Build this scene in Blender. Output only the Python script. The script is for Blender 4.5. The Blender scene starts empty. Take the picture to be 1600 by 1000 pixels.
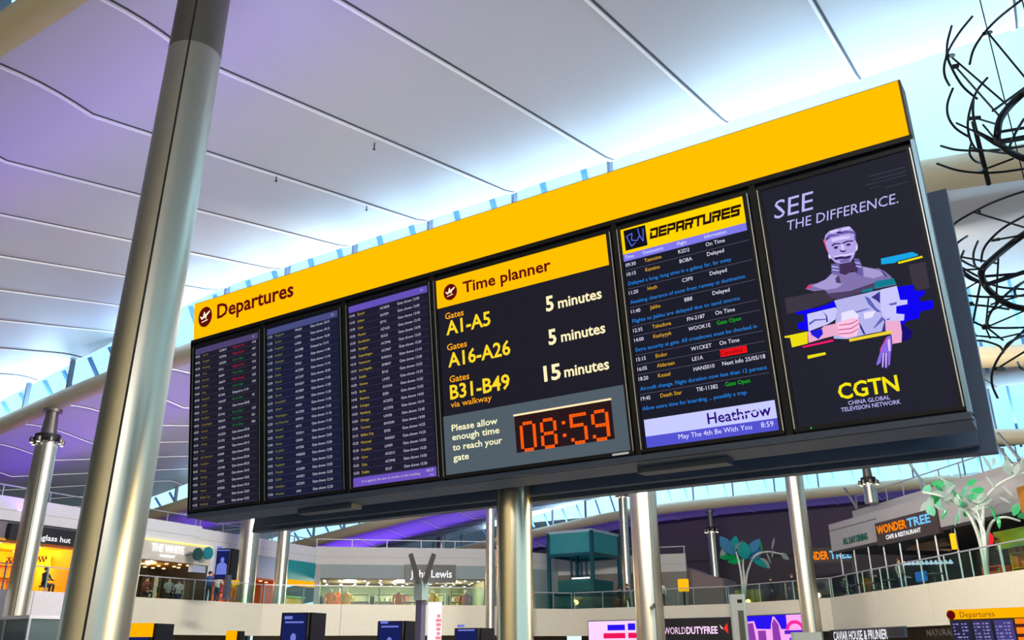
import bpy, bmesh, math, random
from math import sin, cos, pi, radians
from mathutils import Vector, Matrix
random.seed(7)
S = bpy.context.scene
COL = S.collection

# ------------------------------------------------------------------ camera
FPX, TH, PSI, TAU, ROLL = 1355.07, radians(20.826), radians(57.197), radians(7.089), radians(-0.433)
EYE = Vector((0, 0, 1.6))
_R = Vector((sin(PSI), cos(PSI), 0)); _F = Vector((-cos(PSI), sin(PSI), 0)); _Z = Vector((0, 0, 1))
_D = _F * cos(TH) + _Z * sin(TH); _U = -_F * sin(TH) + _Z * cos(TH)
cr_, sr_ = cos(ROLL), sin(ROLL)
CR = _R * cr_ + _U * sr_; CU = -_R * sr_ + _U * cr_
cam = bpy.data.cameras.new('camera'); cam.sensor_width = 36; cam.sensor_fit = 'HORIZONTAL'
cam.lens = 36 * FPX / 1600; cam.clip_end = 500; cam.clip_start = .1
co = bpy.data.objects.new('camera', cam); COL.objects.link(co)
co.matrix_world = Matrix(((CR.x, CU.x, -_D.x, EYE.x), (CR.y, CU.y, -_D.y, EYE.y), (CR.z, CU.z, -_D.z, EYE.z), (0, 0, 0, 1)))
S.camera = co

def ray(x, y):
    return CR * (x - 800) + CU * (500 - y) + _D * FPX
def at(x, y, Y=None, X=None, Z=None):
    r = ray(x, y)
    t = Y / r.y if Y is not None else (X / r.x if X is not None else (Z - 1.6) / r.z)
    return EYE + r * t

# ------------------------------------------------------------------ world, sun, exposure
def lin(c):
    return tuple(((v / 255) / 12.92 if v / 255 <= .04045 else ((v / 255 + .055) / 1.055) ** 2.4) for v in c)
W = bpy.data.worlds.new('sky'); S.world = W; W.use_nodes = True
nt = W.node_tree; nt.nodes.clear()
wo = nt.nodes.new('ShaderNodeOutputWorld'); bg = nt.nodes.new('ShaderNodeBackground')
tc = nt.nodes.new('ShaderNodeTexCoord'); nz = nt.nodes.new('ShaderNodeTexNoise'); rp = nt.nodes.new('ShaderNodeValToRGB')
nz.inputs['Scale'].default_value = 2.2; nz.inputs['Detail'].default_value = 5
rp.color_ramp.elements[0].position = .35; rp.color_ramp.elements[0].color = (.40, .78, 1, 1)
rp.color_ramp.elements[1].position = .62; rp.color_ramp.elements[1].color = (.72, .96, 1, 1)
bg.inputs['Strength'].default_value = 1.35
nt.links.new(tc.outputs['Generated'], nz.inputs['Vector']); nt.links.new(nz.outputs['Fac'], rp.inputs['Fac'])
nt.links.new(rp.outputs['Color'], bg.inputs['Color']); nt.links.new(bg.outputs['Background'], wo.inputs['Surface'])
S.view_settings.view_transform = 'Standard'; S.view_settings.look = 'None'
S.view_settings.gamma = 1; S.view_settings.use_curve_mapping = False
S.view_settings.exposure = 0.08

def light(kind, name, loc, target, energy, color, **k):
    l = bpy.data.lights.new(name, kind); l.energy = energy; l.color = lin(color)
    for a, b in k.items(): setattr(l, a, b)
    o = bpy.data.objects.new(name, l); COL.objects.link(o); o.location = loc
    d = Vector(target) - Vector(loc)
    o.rotation_euler = d.to_track_quat('-Z', 'Y').to_euler()
    return o
STRIPS = [6, 20, 36, 52, 68, 84]
# daylight entering through each clerestory strip, in the plane just outside its glass, aimed up under the roof edge
for i, v in enumerate(STRIPS[1:5]):
    t = .9 * 10.5 / v                        # tilt of the daylight towards the hall
    for x, w, z, e in ((-15, 34, 12.78, 2700), (-42, 11, 12.1, 700)):
        light('AREA', 'clerestory_daylight', (x, v + .95, z), (x, v + .95 - t, z + 1), e, (206, 232, 255), shape='RECTANGLE', size=w, size_y=.9)
# violet uplights along the foot of each wave of the roof
for v, x0, x1, e, z in ((6, -26, -8, 120, 12.6), (20, -46, -26, 330, 10.4), (36, -52, -14, 420, 10.6), (52, -60, -37, 430, 11.0), (68, -52, -4, 220, 11.4)):
    light('AREA', 'violet_uplight', ((x0 + x1) / 2, v + 2.6, z - 2.4), ((x0 + x1) / 2, v + 3.0, z + 1.2), e, (140, 90, 255) if v == 6 else (120, 60, 255), shape='RECTANGLE', size=x1 - x0, size_y=.12)
# added area fills hidden behind the board to brighten the galleries; no fixtures
for p, q, e in (((-15, 24, 10.6), (-42, 30, 5), 2300), ((-13, 24, 10.6), (-30, 54, 5), 3300), ((-7, 24, 10.6), (-6, 44, 4.5), 1750)):
    light('AREA', 'gallery_fill_light', p, q, e, (255, 246, 230), shape='RECTANGLE', size=9, size_y=.8)
# added unseen area fills: roof uplight behind the board, washes behind the viewer
light('AREA', 'roof_fill_light', (-12, 12.5, 5.2), (-12, 13.5, 13), 430, (236, 242, 255), shape='RECTANGLE', size=18, size_y=3)
light('AREA', 'hall_fill_light', (2, -8, 7.5), (-12, 10, 4.5), 650, (244, 240, 236), shape='RECTANGLE', size=8, size_y=3)
light('AREA', 'rear_wall_fill_light', (-6, -7, 7), (-6, -14, 4), 1500, (255, 240, 205), shape='RECTANGLE', size=16, size_y=2)
# added unseen warm light standing in for shop lamps, brightening the columns low down
light('AREA', 'warm_fill_light', (-2, 9, 2.9), (-9, 12, 0), 420, (255, 214, 140), shape='DISK', size=2.0)

# ------------------------------------------------------------------ materials
MT = {}
def _new(name):
    m = bpy.data.materials.new(name); m.use_nodes = True; n = m.node_tree; n.nodes.clear()
    o = n.nodes.new('ShaderNodeOutputMaterial'); MT[name] = m
    return m, n, o
def mat(name, c, rough=.5, metal=0., var=.06, scale=6., spec=.5, aniso=None):
    if name in MT: return MT[name]
    m, n, o = _new(name)
    b = n.nodes.new('ShaderNodeBsdfPrincipled'); t = n.nodes.new('ShaderNodeTexCoord')
    z = n.nodes.new('ShaderNodeTexNoise'); z.inputs['Scale'].default_value = scale; z.inputs['Detail'].default_value = 4
    x = n.nodes.new('ShaderNodeMix'); x.data_type = 'RGBA'
    l = lin(c)
    x.inputs[6].default_value = (*[v * (1 - var) for v in l], 1); x.inputs[7].default_value = (*[min(1, v * (1 + var)) for v in l], 1)
    n.links.new(t.outputs['Object'], z.inputs['Vector']); n.links.new(z.outputs['Fac'], x.inputs[0])
    n.links.new(x.outputs[2], b.inputs['Base Color']); n.links.new(b.outputs[0], o.inputs[0])
    b.inputs['Roughness'].default_value = rough; b.inputs['Metallic'].default_value = metal
    b.inputs['Specular IOR Level'].default_value = spec
    if aniso is not None:
        b.inputs['Anisotropic'].default_value = aniso[0]; b.inputs['Anisotropic Rotation'].default_value = aniso[1]
    return m
def emi(name, c, s=1., gloss=False):
    if name in MT: return MT[name]
    m, n, o = _new(name)
    if gloss:
        b = n.nodes.new('ShaderNodeBsdfPrincipled'); b.inputs['Base Color'].default_value = (.004, .004, .006, 1)
        b.inputs['Roughness'].default_value = .38; b.inputs['Specular IOR Level'].default_value = .05
        b.inputs['Emission Color'].default_value = (*lin(c), 1); b.inputs['Emission Strength'].default_value = s
        n.links.new(b.outputs[0], o.inputs[0])
    else:
        e = n.nodes.new('ShaderNodeEmission'); e.inputs[0].default_value = (*lin(c), 1); e.inputs[1].default_value = s
        n.links.new(e.outputs[0], o.inputs[0])
    return m
def glass(name, c, refl=.08, rough=.02, dens=1.):
    if name in MT: return MT[name]
    m, n, o = _new(name)
    tr = n.nodes.new('ShaderNodeBsdfTransparent'); gl = n.nodes.new('ShaderNodeBsdfGlossy'); mx = n.nodes.new('ShaderNodeMixShader')
    tr.inputs[0].default_value = (*lin(c), 1); gl.inputs[0].default_value = (.9, .95, 1, 1); gl.inputs[1].default_value = rough
    mx.inputs[0].default_value = refl
    n.links.new(tr.outputs[0], mx.inputs[1]); n.links.new(gl.outputs[0], mx.inputs[2]); n.links.new(mx.outputs[0], o.inputs[0])
    return m
def leafglass(name, c, tfac=.35):
    if name in MT: return MT[name]
    m, n, o = _new(name)
    tr = n.nodes.new('ShaderNodeBsdfTransparent'); b = n.nodes.new('ShaderNodeBsdfPrincipled'); mx = n.nodes.new('ShaderNodeMixShader')
    tr.inputs[0].default_value = (*lin(c), 1); b.inputs['Base Color'].default_value = (*lin(c), 1); b.inputs['Roughness'].default_value = .12
    tl = n.nodes.new('ShaderNodeBsdfTranslucent'); tl.inputs[0].default_value = (*lin(c), 1); m2 = n.nodes.new('ShaderNodeMixShader')
    m2.inputs[0].default_value = .45
    n.links.new(b.outputs[0], m2.inputs[1]); n.links.new(tl.outputs[0], m2.inputs[2])
    mx.inputs[0].default_value = tfac
    n.links.new(m2.outputs[0], mx.inputs[1]); n.links.new(tr.outputs[0], mx.inputs[2]); n.links.new(mx.outputs[0], o.inputs[0])
    return m
CEIL = mat('white_ceiling_paint', (192, 192, 200), .42, 0, .02, .3)
CREAM = mat('cream_edge_paint', (206, 190, 156), .45, 0, .03, .5)
SEAM = mat('white_joint_paint', (246, 244, 246), .4)
GAP = mat('dark_joint', (70, 66, 80), .7)
STEEL = mat('brushed_steel', (190, 186, 174), .34, 1., .05, 2., .5)
STEELD = mat('dull_steel', (128, 122, 114), .42, 1., .05, 2., .5)
SLOT = mat('black_slot', (18, 17, 16), .6)
DARK = mat('dark_frame', (54, 66, 88), .45, .1)
DARK2 = mat('dark_underside', (74, 92, 120), .55, .0)
BEZ = mat('black_bezel', (20, 20, 26), .4, spec=.2)
SILVER = mat('silver_edge', (170, 176, 190), .3, .9)
GREYPOST = mat('grey_window_post', (104, 114, 134), .6)
BLUEBAR = mat('blue_grey_strut', (70, 120, 175), .5)
WGLASS = glass('clerestory_glass', (232, 250, 255), .05)
BGLASS = glass('balustrade_glass', (232, 246, 240), .04)
FASW = mat('white_cladding', (226, 222, 228), .5)
FASC = mat('cream_cladding', (208, 203, 186), .5)
RAILM = mat('rail_steel', (170, 175, 180), .5, .5)
FLOOR = mat('pale_terrazzo', (150, 147, 146), .3, 0, .1, 3)

# ------------------------------------------------------------------ mesh builder
MW = {}
class MB:
    def __init__(s): s.v = []; s.f = []; s.sm = False
    def add(s, vs, fs):
        b = len(s.v); s.v += [Vector(p) for p in vs]; s.f += [tuple(i + b for i in q) for q in fs]; return s
    def obox(s, c, ex, ey, ez):
        c = Vector(c); ex = Vector(ex); ey = Vector(ey); ez = Vector(ez)
        P = [c + ex * a + ey * b + ez * d for d in (-1, 1) for b in (-1, 1) for a in (-1, 1)]
        return s.add(P, [(0, 2, 3, 1), (4, 5, 7, 6), (0, 1, 5, 4), (2, 6, 7, 3), (0, 4, 6, 2), (1, 3, 7, 5)])
    def box(s, a, b):
        a = Vector(a); b = Vector(b); h = (b - a) / 2
        return s.obox((a + b) / 2, (h.x, 0, 0), (0, h.y, 0), (0, 0, h.z))
    def bar(s, p, q, w, h=None):
        p = Vector(p); q = Vector(q); d = q - p; L = d.length; d.normalize()
        up = Vector((0, 0, 1)) if abs(d.z) < .9 else Vector((1, 0, 0))
        x = d.cross(up).normalized(); y = x.cross(d)
        return s.obox((p + q) / 2, x * w / 2, d * L / 2, y * (h or w) / 2)
    def tube(s, pts, r, n=8, closed=False):
        pts = [Vector(p) for p in pts]; N = len(pts); rs = r if isinstance(r, (list, tuple)) else [r] * N
        vs = []; fs = []; prev = None
        for i, p in enumerate(pts):
            if closed: d = pts[(i + 1) % N] - pts[i - 1]
            else: d = pts[min(i + 1, N - 1)] - pts[max(i - 1, 0)]
            d.normalize()
            if prev is None:
                a = Vector((0, 0, 1)) if abs(d.z) < .9 else Vector((1, 0, 0)); x = d.cross(a).normalized()
            else:
                x = (prev - d * prev.dot(d)).normalized()
            prev = x; y = d.cross(x)
            vs += [p + (x * cos(2 * pi * k / n) + y * sin(2 * pi * k / n)) * rs[i] for k in range(n)]
        m = N if closed else N - 1
        for i in range(m):
            for k in range(n):
                a = i * n + k; b = i * n + (k + 1) % n; j = (i + 1) % N
                fs.append((a, b, j * n + (k + 1) % n, j * n + k))
        if not closed: fs.append(tuple(range(n - 1, -1, -1))); fs.append(tuple((N - 1) * n + k for k in range(n)))
        s.sm = True
        return s.add(vs, fs)
    def lathe(s, prof, c=(0, 0, 0), n=24):
        c = Vector(c); vs = []; fs = []; N = len(prof)
        for r, z in prof: vs += [c + Vector((r * cos(2 * pi * k / n), r * sin(2 * pi * k / n), z)) for k in range(n)]
        for i in range(N - 1):
            for k in range(n): fs.append((i * n + k, i * n + (k + 1) % n, (i + 1) * n + (k + 1) % n, (i + 1) * n + k))
        fs.append(tuple(range(n - 1, -1, -1))); fs.append(tuple((N - 1) * n + k for k in range(n)))
        s.sm = True
        return s.add(vs, fs)
    def poly(s, pts): return s.add(pts, [tuple(range(len(pts)))])
    def prism(s, pts, d):
        d = Vector(d); n = len(pts); P = [Vector(p) for p in pts]
        return s.add(P + [p + d for p in P], [tuple(range(n - 1, -1, -1)), tuple(range(n, 2 * n))] + [(i, (i + 1) % n, n + (i + 1) % n, n + i) for i in range(n)])
    def ball(s, c, r, n=10, m=7, sc=(1, 1, 1)):
        prof = [(max(1e-4, sin(pi * i / m)), -cos(pi * i / m)) for i in range(m + 1)]
        b = MB().lathe(prof, n=n); c = Vector(c)
        s.sm = True
        return s.add([c + Vector((v.x * r * sc[0], v.y * r * sc[1], v.z * r * sc[2])) for v in b.v], b.f)
    def build(s, name, m, parent=None, local=False, smooth=None):
        if not s.v: return None
        vs = s.v; off = Vector((0, 0, 0))
        if parent is not None:
            M = MW[parent.name]
            if not local:
                Mi = M.inverted(); vs = [Mi @ p for p in vs]
        else:
            xs = [p.x for p in vs]; ys = [p.y for p in vs]; zs = [p.z for p in vs]
            off = Vector(((min(xs) + max(xs)) / 2, (min(ys) + max(ys)) / 2, min(zs)))
            vs = [p - off for p in vs]
        me = bpy.data.meshes.new(name); me.from_pydata([tuple(p) for p in vs], [], s.f)
        me.materials.append(m); me.validate()
        bm = bmesh.new(); bm.from_mesh(me); bmesh.ops.recalc_face_normals(bm, faces=bm.faces[:]) if not getattr(s, 'flat', False) else None
        bm.to_mesh(me); bm.free()
        if s.sm if smooth is None else smooth:
            me.polygons.foreach_set('use_smooth', [True] * len(me.polygons))
            try: me.set_sharp_from_angle(angle=radians(40))
            except Exception: pass
        me.update()
        o = bpy.data.objects.new(name, me); COL.objects.link(o)
        if parent is not None:
            o.parent = parent; MW[o.name] = MW[parent.name].copy()
        else:
            o.location = off; MW[o.name] = Matrix.Translation(off)
        return o
def tag(o, label=None, cat=None, group=None, kind=None):
    if label: o['label'] = label
    if cat: o['category'] = cat
    if group: o['group'] = group
    if kind: o['kind'] = kind
    return o
def thing(name, label, cat, loc=(0, 0, 0), rx=0, rz=0, group=None):
    o = bpy.data.objects.new(name, None); o.empty_display_size = .2; COL.objects.link(o)
    o.location = loc; o.rotation_euler = (rx, 0, rz)
    MW[o.name] = Matrix.Translation(Vector(loc)) @ Matrix.Rotation(rz, 4, 'Z') @ Matrix.Rotation(rx, 4, 'X')
    return tag(o, label, cat, group)
def struct(o, label=None): return tag(o, label, None, None, 'structure')

# ------------------------------------------------------------------ lettering
GL = {}
def _curve(txt, bold):
    c = bpy.data.curves.new('lettering_source', 'FONT'); c.body = txt; c.size = 1; c.resolution_u = 2; c.offset = bold
    o = bpy.data.objects.new('lettering_source', c); me = o.to_mesh()
    vs = [(v.co.x, v.co.y) for v in me.vertices]; fs = [tuple(p.vertices) for p in me.polygons]
    o.to_mesh_clear(); bpy.data.objects.remove(o); bpy.data.curves.remove(c)
    return vs, fs
def glyph(ch, bold):
    k = (ch, bold)
    if k not in GL:
        bar = GL.setdefault(('|w', bold), max(v[0] for v in _curve('||', bold)[0]))
        adv = max(v[0] for v in _curve('|' + ch + '|', bold)[0]) - bar
        GL[k] = (_curve(ch, bold) if ch != ' ' else ([], [])) + (adv,)
    return GL[k]
CAPH = max(v[1] for v in _curve('H', 0)[0])
def text2d(txt, x, y, cap, width=None, bold=0., shear=0., align='L', squeeze=1.):
    vs = []; fs = []; cx = 0
    for ch in txt:
        g, f, a = glyph(ch, bold); b = len(vs)
        vs += [(px + cx, py) for px, py in g]; fs += [tuple(i + b for i in q) for q in f]; cx += a
    if not vs: return [], []
    s = cap / CAPH; x0 = min(v[0] for v in vs); x1 = max(v[0] for v in vs)
    sx = s * squeeze if width is None else width / (x1 - x0)
    off = {'L': 0, 'C': -(x1 - x0) * sx / 2, 'R': -(x1 - x0) * sx}[align]
    return [(x + off + (px - x0) * sx + shear * py * s, y + py * s) for px, py in vs], fs

# ------------------------------------------------------------------ setting: floor, roof waves, clerestory strips
struct(MB().box((-90, -14, -.2), (22, 100, 0)).build('floor', FLOOR), 'pale polished hall floor')
struct(MB().box((-90, -14.3, 0), (15, -14, 13.5)).build('wall_rear', mat('rear_wall_grey', (196, 186, 160), .5, 0, .2, .2)), 'grey rear wall of the hall behind the viewer')
def softp(x, k=2.5): return k * math.log1p(math.exp(min(40, x / k)))
def sag(u): return .135 * softp(u - 32)
def ztop(u): return 14.6 - sag(u)                       # panel plane carried to the strip
def zedge(u): return 15.42 - .147 * softp(u - 26, 1.5) # upturned lip above the glass
def zbeam(u): return 12.25 - sag(u) * .9 - .13 * softp(7 - u, 1.2)
def prof(k, u):
    v0, v1 = (STRIPS[k], STRIPS[k + 1]) if k >= 0 else (-14, 6); p = v1 - v0; d = 2.3 if k == 0 else 3.6
    zt, zb = ztop(u), zbeam(u); zc = zt - .2 * (p - d)
    P = [(v0, zb)]
    for i in range(1, 7):
        t = i / 6; P.append((v0 + d * t, zb + (zc - zb) * (t * t * (3 - 2 * t)) + .16 * sin(pi * t) * (.6 if k == 0 else 1)))
    n = 16
    for i in range(1, n + 1):
        t = (i / n) ** .6; a = p - d + .45; zt2 = zt + .09; w = max(0, (a * t - (a - 1.3)) / 1.3)
        P.append((v0 + d + a * t, zc + (zt2 - zc) * t + (zedge(u) - zt2) * w * w))
    return P
UMIN, UMAX = -15, 78
us = [UMIN + i * 1.5 for i in range(int((UMAX - UMIN) / 1.5) + 1)]
SEAMU = [2.47 + 3.36 * i for i in range(-4, 20)]
for k in range(-1, 5):
    m = MB(); cols = [prof(k, u) for u in us]; n = len(cols[0])
    vs = [(-u, p[0], p[1]) for u, c in zip(us, cols) for p in c] + [(-u, p[0], p[1] + .22) for u, c in zip(us, cols) for p in c]
    B = len(us) * n; fs = []
    for i in range(len(us) - 1):
        for j in range(n - 1):
            a = i * n + j; fs.append((a, a + n, a + n + 1, a + 1)); fs.append((B + a, B + a + 1, B + a + n + 1, B + a + n))
        for j in (0, n - 1):
            a = i * n + j; fs.append((a, a + n, B + a + n, B + a))
    m.add(vs, fs); m.sm = True
    c = struct(m.build('ceiling', CEIL), 'white wave shaped roof bay with long panel joints')
    ms = MB(); mg = MB()
    for su in SEAMU:
        if su > 70: continue
        P = prof(k, su)
        for (a, b), (a2, b2) in zip(P[:-1], P[1:]):
            ms.bar((-su, a, b - .02), (-su, a2, b2 - .02), .065, .06); mg.bar((-su + .065, a, b + .003), (-su + .065, a2, b2 + .003), .045, .03)
    ms.build('joint_strip', SEAM, c); mg.build('shadow_gap', GAP, c)
    # sprinkler heads on the joints
post_me = None
def inst(o_src, name, parent, M):
    o = bpy.data.objects.new(name, o_src.data); COL.objects.link(o); o.parent = parent
    o.matrix_local = MW[parent.name].inverted() @ M
    MW[o.name] = M; return o
for k, v in enumerate(STRIPS[:5]):
    g = MB(); b = MB()
    uu = [UMIN + i * 1.5 for i in range(int((UMAX - UMIN) / 1.5) + 1)]
    # cream rounded edge along the foot of the glass
    n = 8; vs = []; fs = []
    for u in uu:
        for j in range(n + 1):
            t = -pi * .5 - pi * 1.05 * j / n + pi * .0
            vs.append((-u, v + .16 + .42 * cos(t) , zbeam(u) + .30 + .42 * sin(t)))
    for i in range(len(uu) - 1):
        for j in range(n): a = i * (n + 1) + j; fs.append((a, a + 1, a + n + 2, a + n + 1))
    b.add(vs, fs); b.sm = True
    struct(b.build('trim_%d' % (k + 1), CREAM), 'cream rounded edge below the clerestory glass')
    for a, c in zip(uu[:-1], uu[1:]):
        g.add([(-a, v + .45, zbeam(a) + .5), (-c, v + .45, zbeam(c) + .5), (-c, v + .45, zedge(c)), (-a, v + .45, zedge(a))], [(0, 1, 2, 3)])
    wn = struct(g.build('window_%d' % (k + 1), WGLASS), 'long clerestory strip of clear glass')
    if k == 1: rng = (7, 60)
    elif k == 0: rng = (3, 28)
    else: rng = (-4, 60)
    fr = MB()
    for a, c in zip(uu[:-1], uu[1:]):
        fr.bar((-a, v + .47, zedge(a)), (-c, v + .47, zedge(c)), .06, .04)
        fr.bar((-a, v + .45, zbeam(a) + .55), (-c, v + .45, zbeam(c) + .55), .08, .1)
    fr.build('window_frame', mat('white_frame', (225, 228, 235), .5), wn)
    for su in SEAMU:
        u = su + .45
        if not rng[0] < u < rng[1]: continue
        MB().bar((-u, v + .36, zbeam(u) + .45), (-u, v + .36, zedge(u) - .03), .20, .10).build('window_post', GREYPOST, wn)
        for du in (1.0, 2.45):
            u2 = u + du
            MB().bar((-u2, v + 2.0, zbeam(u2) + .1), (-u2, v + .55, zedge(u2) - .12), .16 if k < 2 else .09, .12).build('strut', BLUEBAR, wn)
for (x, y) in ((432, 276), (573, 322), (585, 226)):
    r = ray(x, y); t = 8.95 / (r.z - .2 * r.y); p = EYE + r * t
    s = thing('sprinkler_head', {432: 'small dark sprinkler on the ceiling joint, leftmost of the three', 573: 'small dark sprinkler above the Departures sign, middle of the three', 585: 'small dark sprinkler on the higher ceiling joint'}[x], 'sprinkler', (p.x, p.y, p.z - .1))
    MB().lathe([(.016, -.02), (.016, .16)], p + Vector((0, 0, -.1)), 8).build('pipe', DARK, s)
    MB().lathe([(.03, -.05), (.04, -.03), (.02, 0)], p + Vector((0, 0, -.1)), 8).build('deflector', DARK, s)

# ------------------------------------------------------------------ steel columns
def column(u, v, dia, ztp, label, slot=None, ring=None, joint=None, neck=True, taper=.95, zb=0, lean=0):
    c = thing('steel_column', label, 'column', (-u, v, zb))
    r0 = dia / 2; N = 40; H = ztp - zb
    toc = math.atan2(-v, u)          # direction towards the camera
    sa = toc + (slot if slot is not None else .5)
    def section(z0, z1, ra, rb, name, m):
        vs = []; fs = []; w = .07 * (.85 / dia) if dia > .5 else .09
        A = [sa + w / 2 + (2 * pi - w) * i / N for i in range(N + 1)]
        for z, r in ((z0, ra), (z1, rb)):
            lx = -u + lean * z * sin(PSI); ly = v + lean * z * cos(PSI)
            for a in A: vs.append((lx + r * cos(a), ly + r * sin(a), z))
            for a in (A[-1], A[0]): vs.append((lx + (r - .05) * cos(a), ly + (r - .05) * sin(a), z))
        n = N + 3
        for i in range(n): fs.append((i, (i + 1) % n, n + (i + 1) % n, n + i))
        fs.append(tuple(range(n - 1, -1, -1))); fs.append(tuple(range(n, 2 * n)))
        mm = MB().add(vs, fs); mm.sm = True
        o = mm.build(name, m, c)
        d = Vector((cos(sa), sin(sa), 0)); q = Vector((-sin(sa), cos(sa), 0)) * (w * r0 / 2); lv = Vector((sin(PSI), cos(PSI), 0)) * lean; o0 = Vector((-u, v, z0)) + lv * z0
        MB().prism([o0 + d * (ra - .045) - q, o0 + d * (ra - .045) + q, o0 + d * (ra - .012) + q, o0 + d * (ra - .012) - q], (d * (rb - ra)) + lv * (z1 - z0) + Vector((0, 0, z1 - z0))).build('slot', SLOT, o)
    if ring: 
        zr = ring; section(zb, zr, r0, r0 * taper, 'shaft', STEEL)
        MB().lathe([(r0 * taper, zr), (r0 * 1.12, zr + .05), (r0 * 1.12, zr + .3), (r0 * .7, zr + .34)], (-u, v, 0), 24).build('collar', SLOT, c)
        for i in range(8):
            a = toc + 2 * pi * i / 8 + .2
            p = Vector((-u + cos(a) * r0 * 1.3, v + sin(a) * r0 * 1.3, zr))
            lp = MB().lathe([(.07, -.1), (.11, -.02), (.09, .14)], p, 10).build('spotlight', STEELD, c)
            MB().lathe([(.065, -.115), (.065, -.1)], p, 10).build('lens', emi('lamp_lens', (255, 246, 225), 3.), lp)
        MB().lathe([(r0 * .72, zr + .34), (r0 * .55, ztp - .25), (r0 * .55, ztp - .12)], (-u, v, 0), 20).build('neck', STEELD, c)
        MB().lathe([(r0 * .85, ztp - .12), (r0 * .85, ztp)], (-u, v, 0), 20).build('cap_plate', STEELD, c)
    elif joint:
        section(zb, joint, r0, r0 * .96, 'shaft', STEEL); section(joint, ztp, r0 * .965, r0 * .93, 'upper_shaft', STEELD)
    else:
        section(zb, ztp, r0, r0 * taper, 'shaft', STEEL)
    return c
jz = at(310, 100, X=-10.04).z
column(10.11, 6.44, .79, 12.62, 'huge shiny steel column in front, left of the Departures board', slot=-.28, joint=jz, lean=.021)
column(36.8, 20.02, .92, 11.55, 'steel column with lamp collar at the far left by the sunglasses shop', slot=-.1, ring=at(75, 690, Y=20).z)
column(41.8, 35.85, 1.2, 11.3, 'steel column below the left end of the departures board', slot=.35)
column(41.2, 38.0, .77, 11.6, 'slim steel column beside the turquoise shop panel', slot=-.3)
column(52.1, 68.0, .95, at(690, 800, Y=68).z - .2, 'distant steel column with collar above the department store', slot=.4, ring=at(690, 824, Y=68).z)
cB = column(16.5, 36.4, 1.24, 12.3, 'broad steel column left of the duty free sign', slot=.42)
column(11.13, 41.9, .86, 12.2, 'steel column standing behind the board below the advert', slot=.36)
column(27.3, 40.0, .5, 13.2, 'thin steel column seen just left of the central post', slot=.4)
column(27.4, 57.0, .66, 12.1, 'dark slim column with lamps behind the glass lift', slot=-.4, ring=at(977, 775, Y=57).z)
column(25.05, 68.0, .75, at(1110, 805, Y=68).z + .35, 'dark slim column with lamp ring behind the turquoise glass flowers', slot=.9, ring=at(1110, 830, Y=68).z)
column(9.7, 52.0, .72, 11.45, 'dark column with bright lamp above the cafe roof', slot=.9, ring=at(1355, 755, Y=52).z, zb=9.12)

p = at(1021, 946, Y=35.75); MB().tube([p, p + Vector((.05, -.3, -.12))], [.11, .09], 10).build('security_camera', STEELD, cB)

# ------------------------------------------------------------------ departures board
BO = Vector((-7.71, 6, 1.6))
BM = Matrix.Translation(BO) @ Matrix.Rotation(TAU, 4, 'X')
def bp(a, w, d=0): return BM @ Vector((a, -d, w))
def loc(x, y):
    r = ray(x, y); t = 6 / (r.y + math.tan(TAU) * r.z); p = r * t
    return (7.71 + p.x, p.z / cos(TAU))
class Face:
    """flat artwork on a board face: everything in board coordinates (a right, w up, d out)"""
    def __init__(s, parent, a0, w0): s.p = parent; s.a0 = a0; s.w0 = w0
    def q(s, a, w, d): return Vector((a - s.a0, -d, w - s.w0))
    def rects(s, name, m, rs, d, parent=None):
        b = MB(); b.flat = True
        for (a0, w0, a1, w1) in rs: b.add([s.q(a0, w0, d), s.q(a1, w0, d), s.q(a1, w1, d), s.q(a0, w1, d)], [(0, 1, 2, 3)])
        return b.build(name, m, parent or s.p, local=True)
    def slab(s, name, m, a0, w0, a1, w1, d0, d1, parent=None):
        return MB().box((a0 - s.a0, -d1, w0 - s.w0), (a1 - s.a0, -d0, w1 - s.w0)).build(name, m, parent or s.p, local=True)
    def texts(s, name, m, items, d, parent=None):
        for it in items:
            b = MB(); b.flat = True
            vs, fs = text2d(*it[0], **it[1])
            b.add([s.q(x, y, d) for x, y in vs], fs); b.build(name, m, parent or s.p, local=True)
    def poly(s, name, m, pts, d, parent=None):
        b = MB(); b.flat = True
        b.add([s.q(a, w, d) for a, w in pts], [tuple(range(len(pts)))])
        return b.build(name, m, parent or s.p, local=True)
    def polys(s, name, m, L, d, parent=None):
        b = MB(); b.flat = True
        for pts in L: b.add([s.q(a, w, d) for a, w in pts], [tuple(range(len(pts)))])
        return b.build(name, m, parent or s.p, local=True)
def bthing(name, label, cat, a, w, group=None): return thing(name, label, cat, BM @ Vector((a, 0, w)), rx=TAU, group=group)
def disc(a, w, r, n=32): return [(a + r * cos(2 * pi * i / n), w + r * sin(2 * pi * i / n)) for i in range(n)]
def plane_icon(a, w, r):
    P = lambda pts: [(a + x * r, w + y * r) for x, y in pts]
    return [P([(-.72, .10), (-.62, .16), (-.42, .02), (.30, .34), (.62, .50), (.74, .46), (.68, .34), (.36, .12), (-.36, -.20), (-.50, -.18)]),
            P([(-.28, .12), (.05, .24), (-.02, .50), (-.12, .52)]), P([(.02, .02), (.28, .14), (.18, -.22), (.08, -.26)]),
            P([(-.48, -.52), (.42, -.40), (.42, -.30), (-.48, -.42)])]

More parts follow.
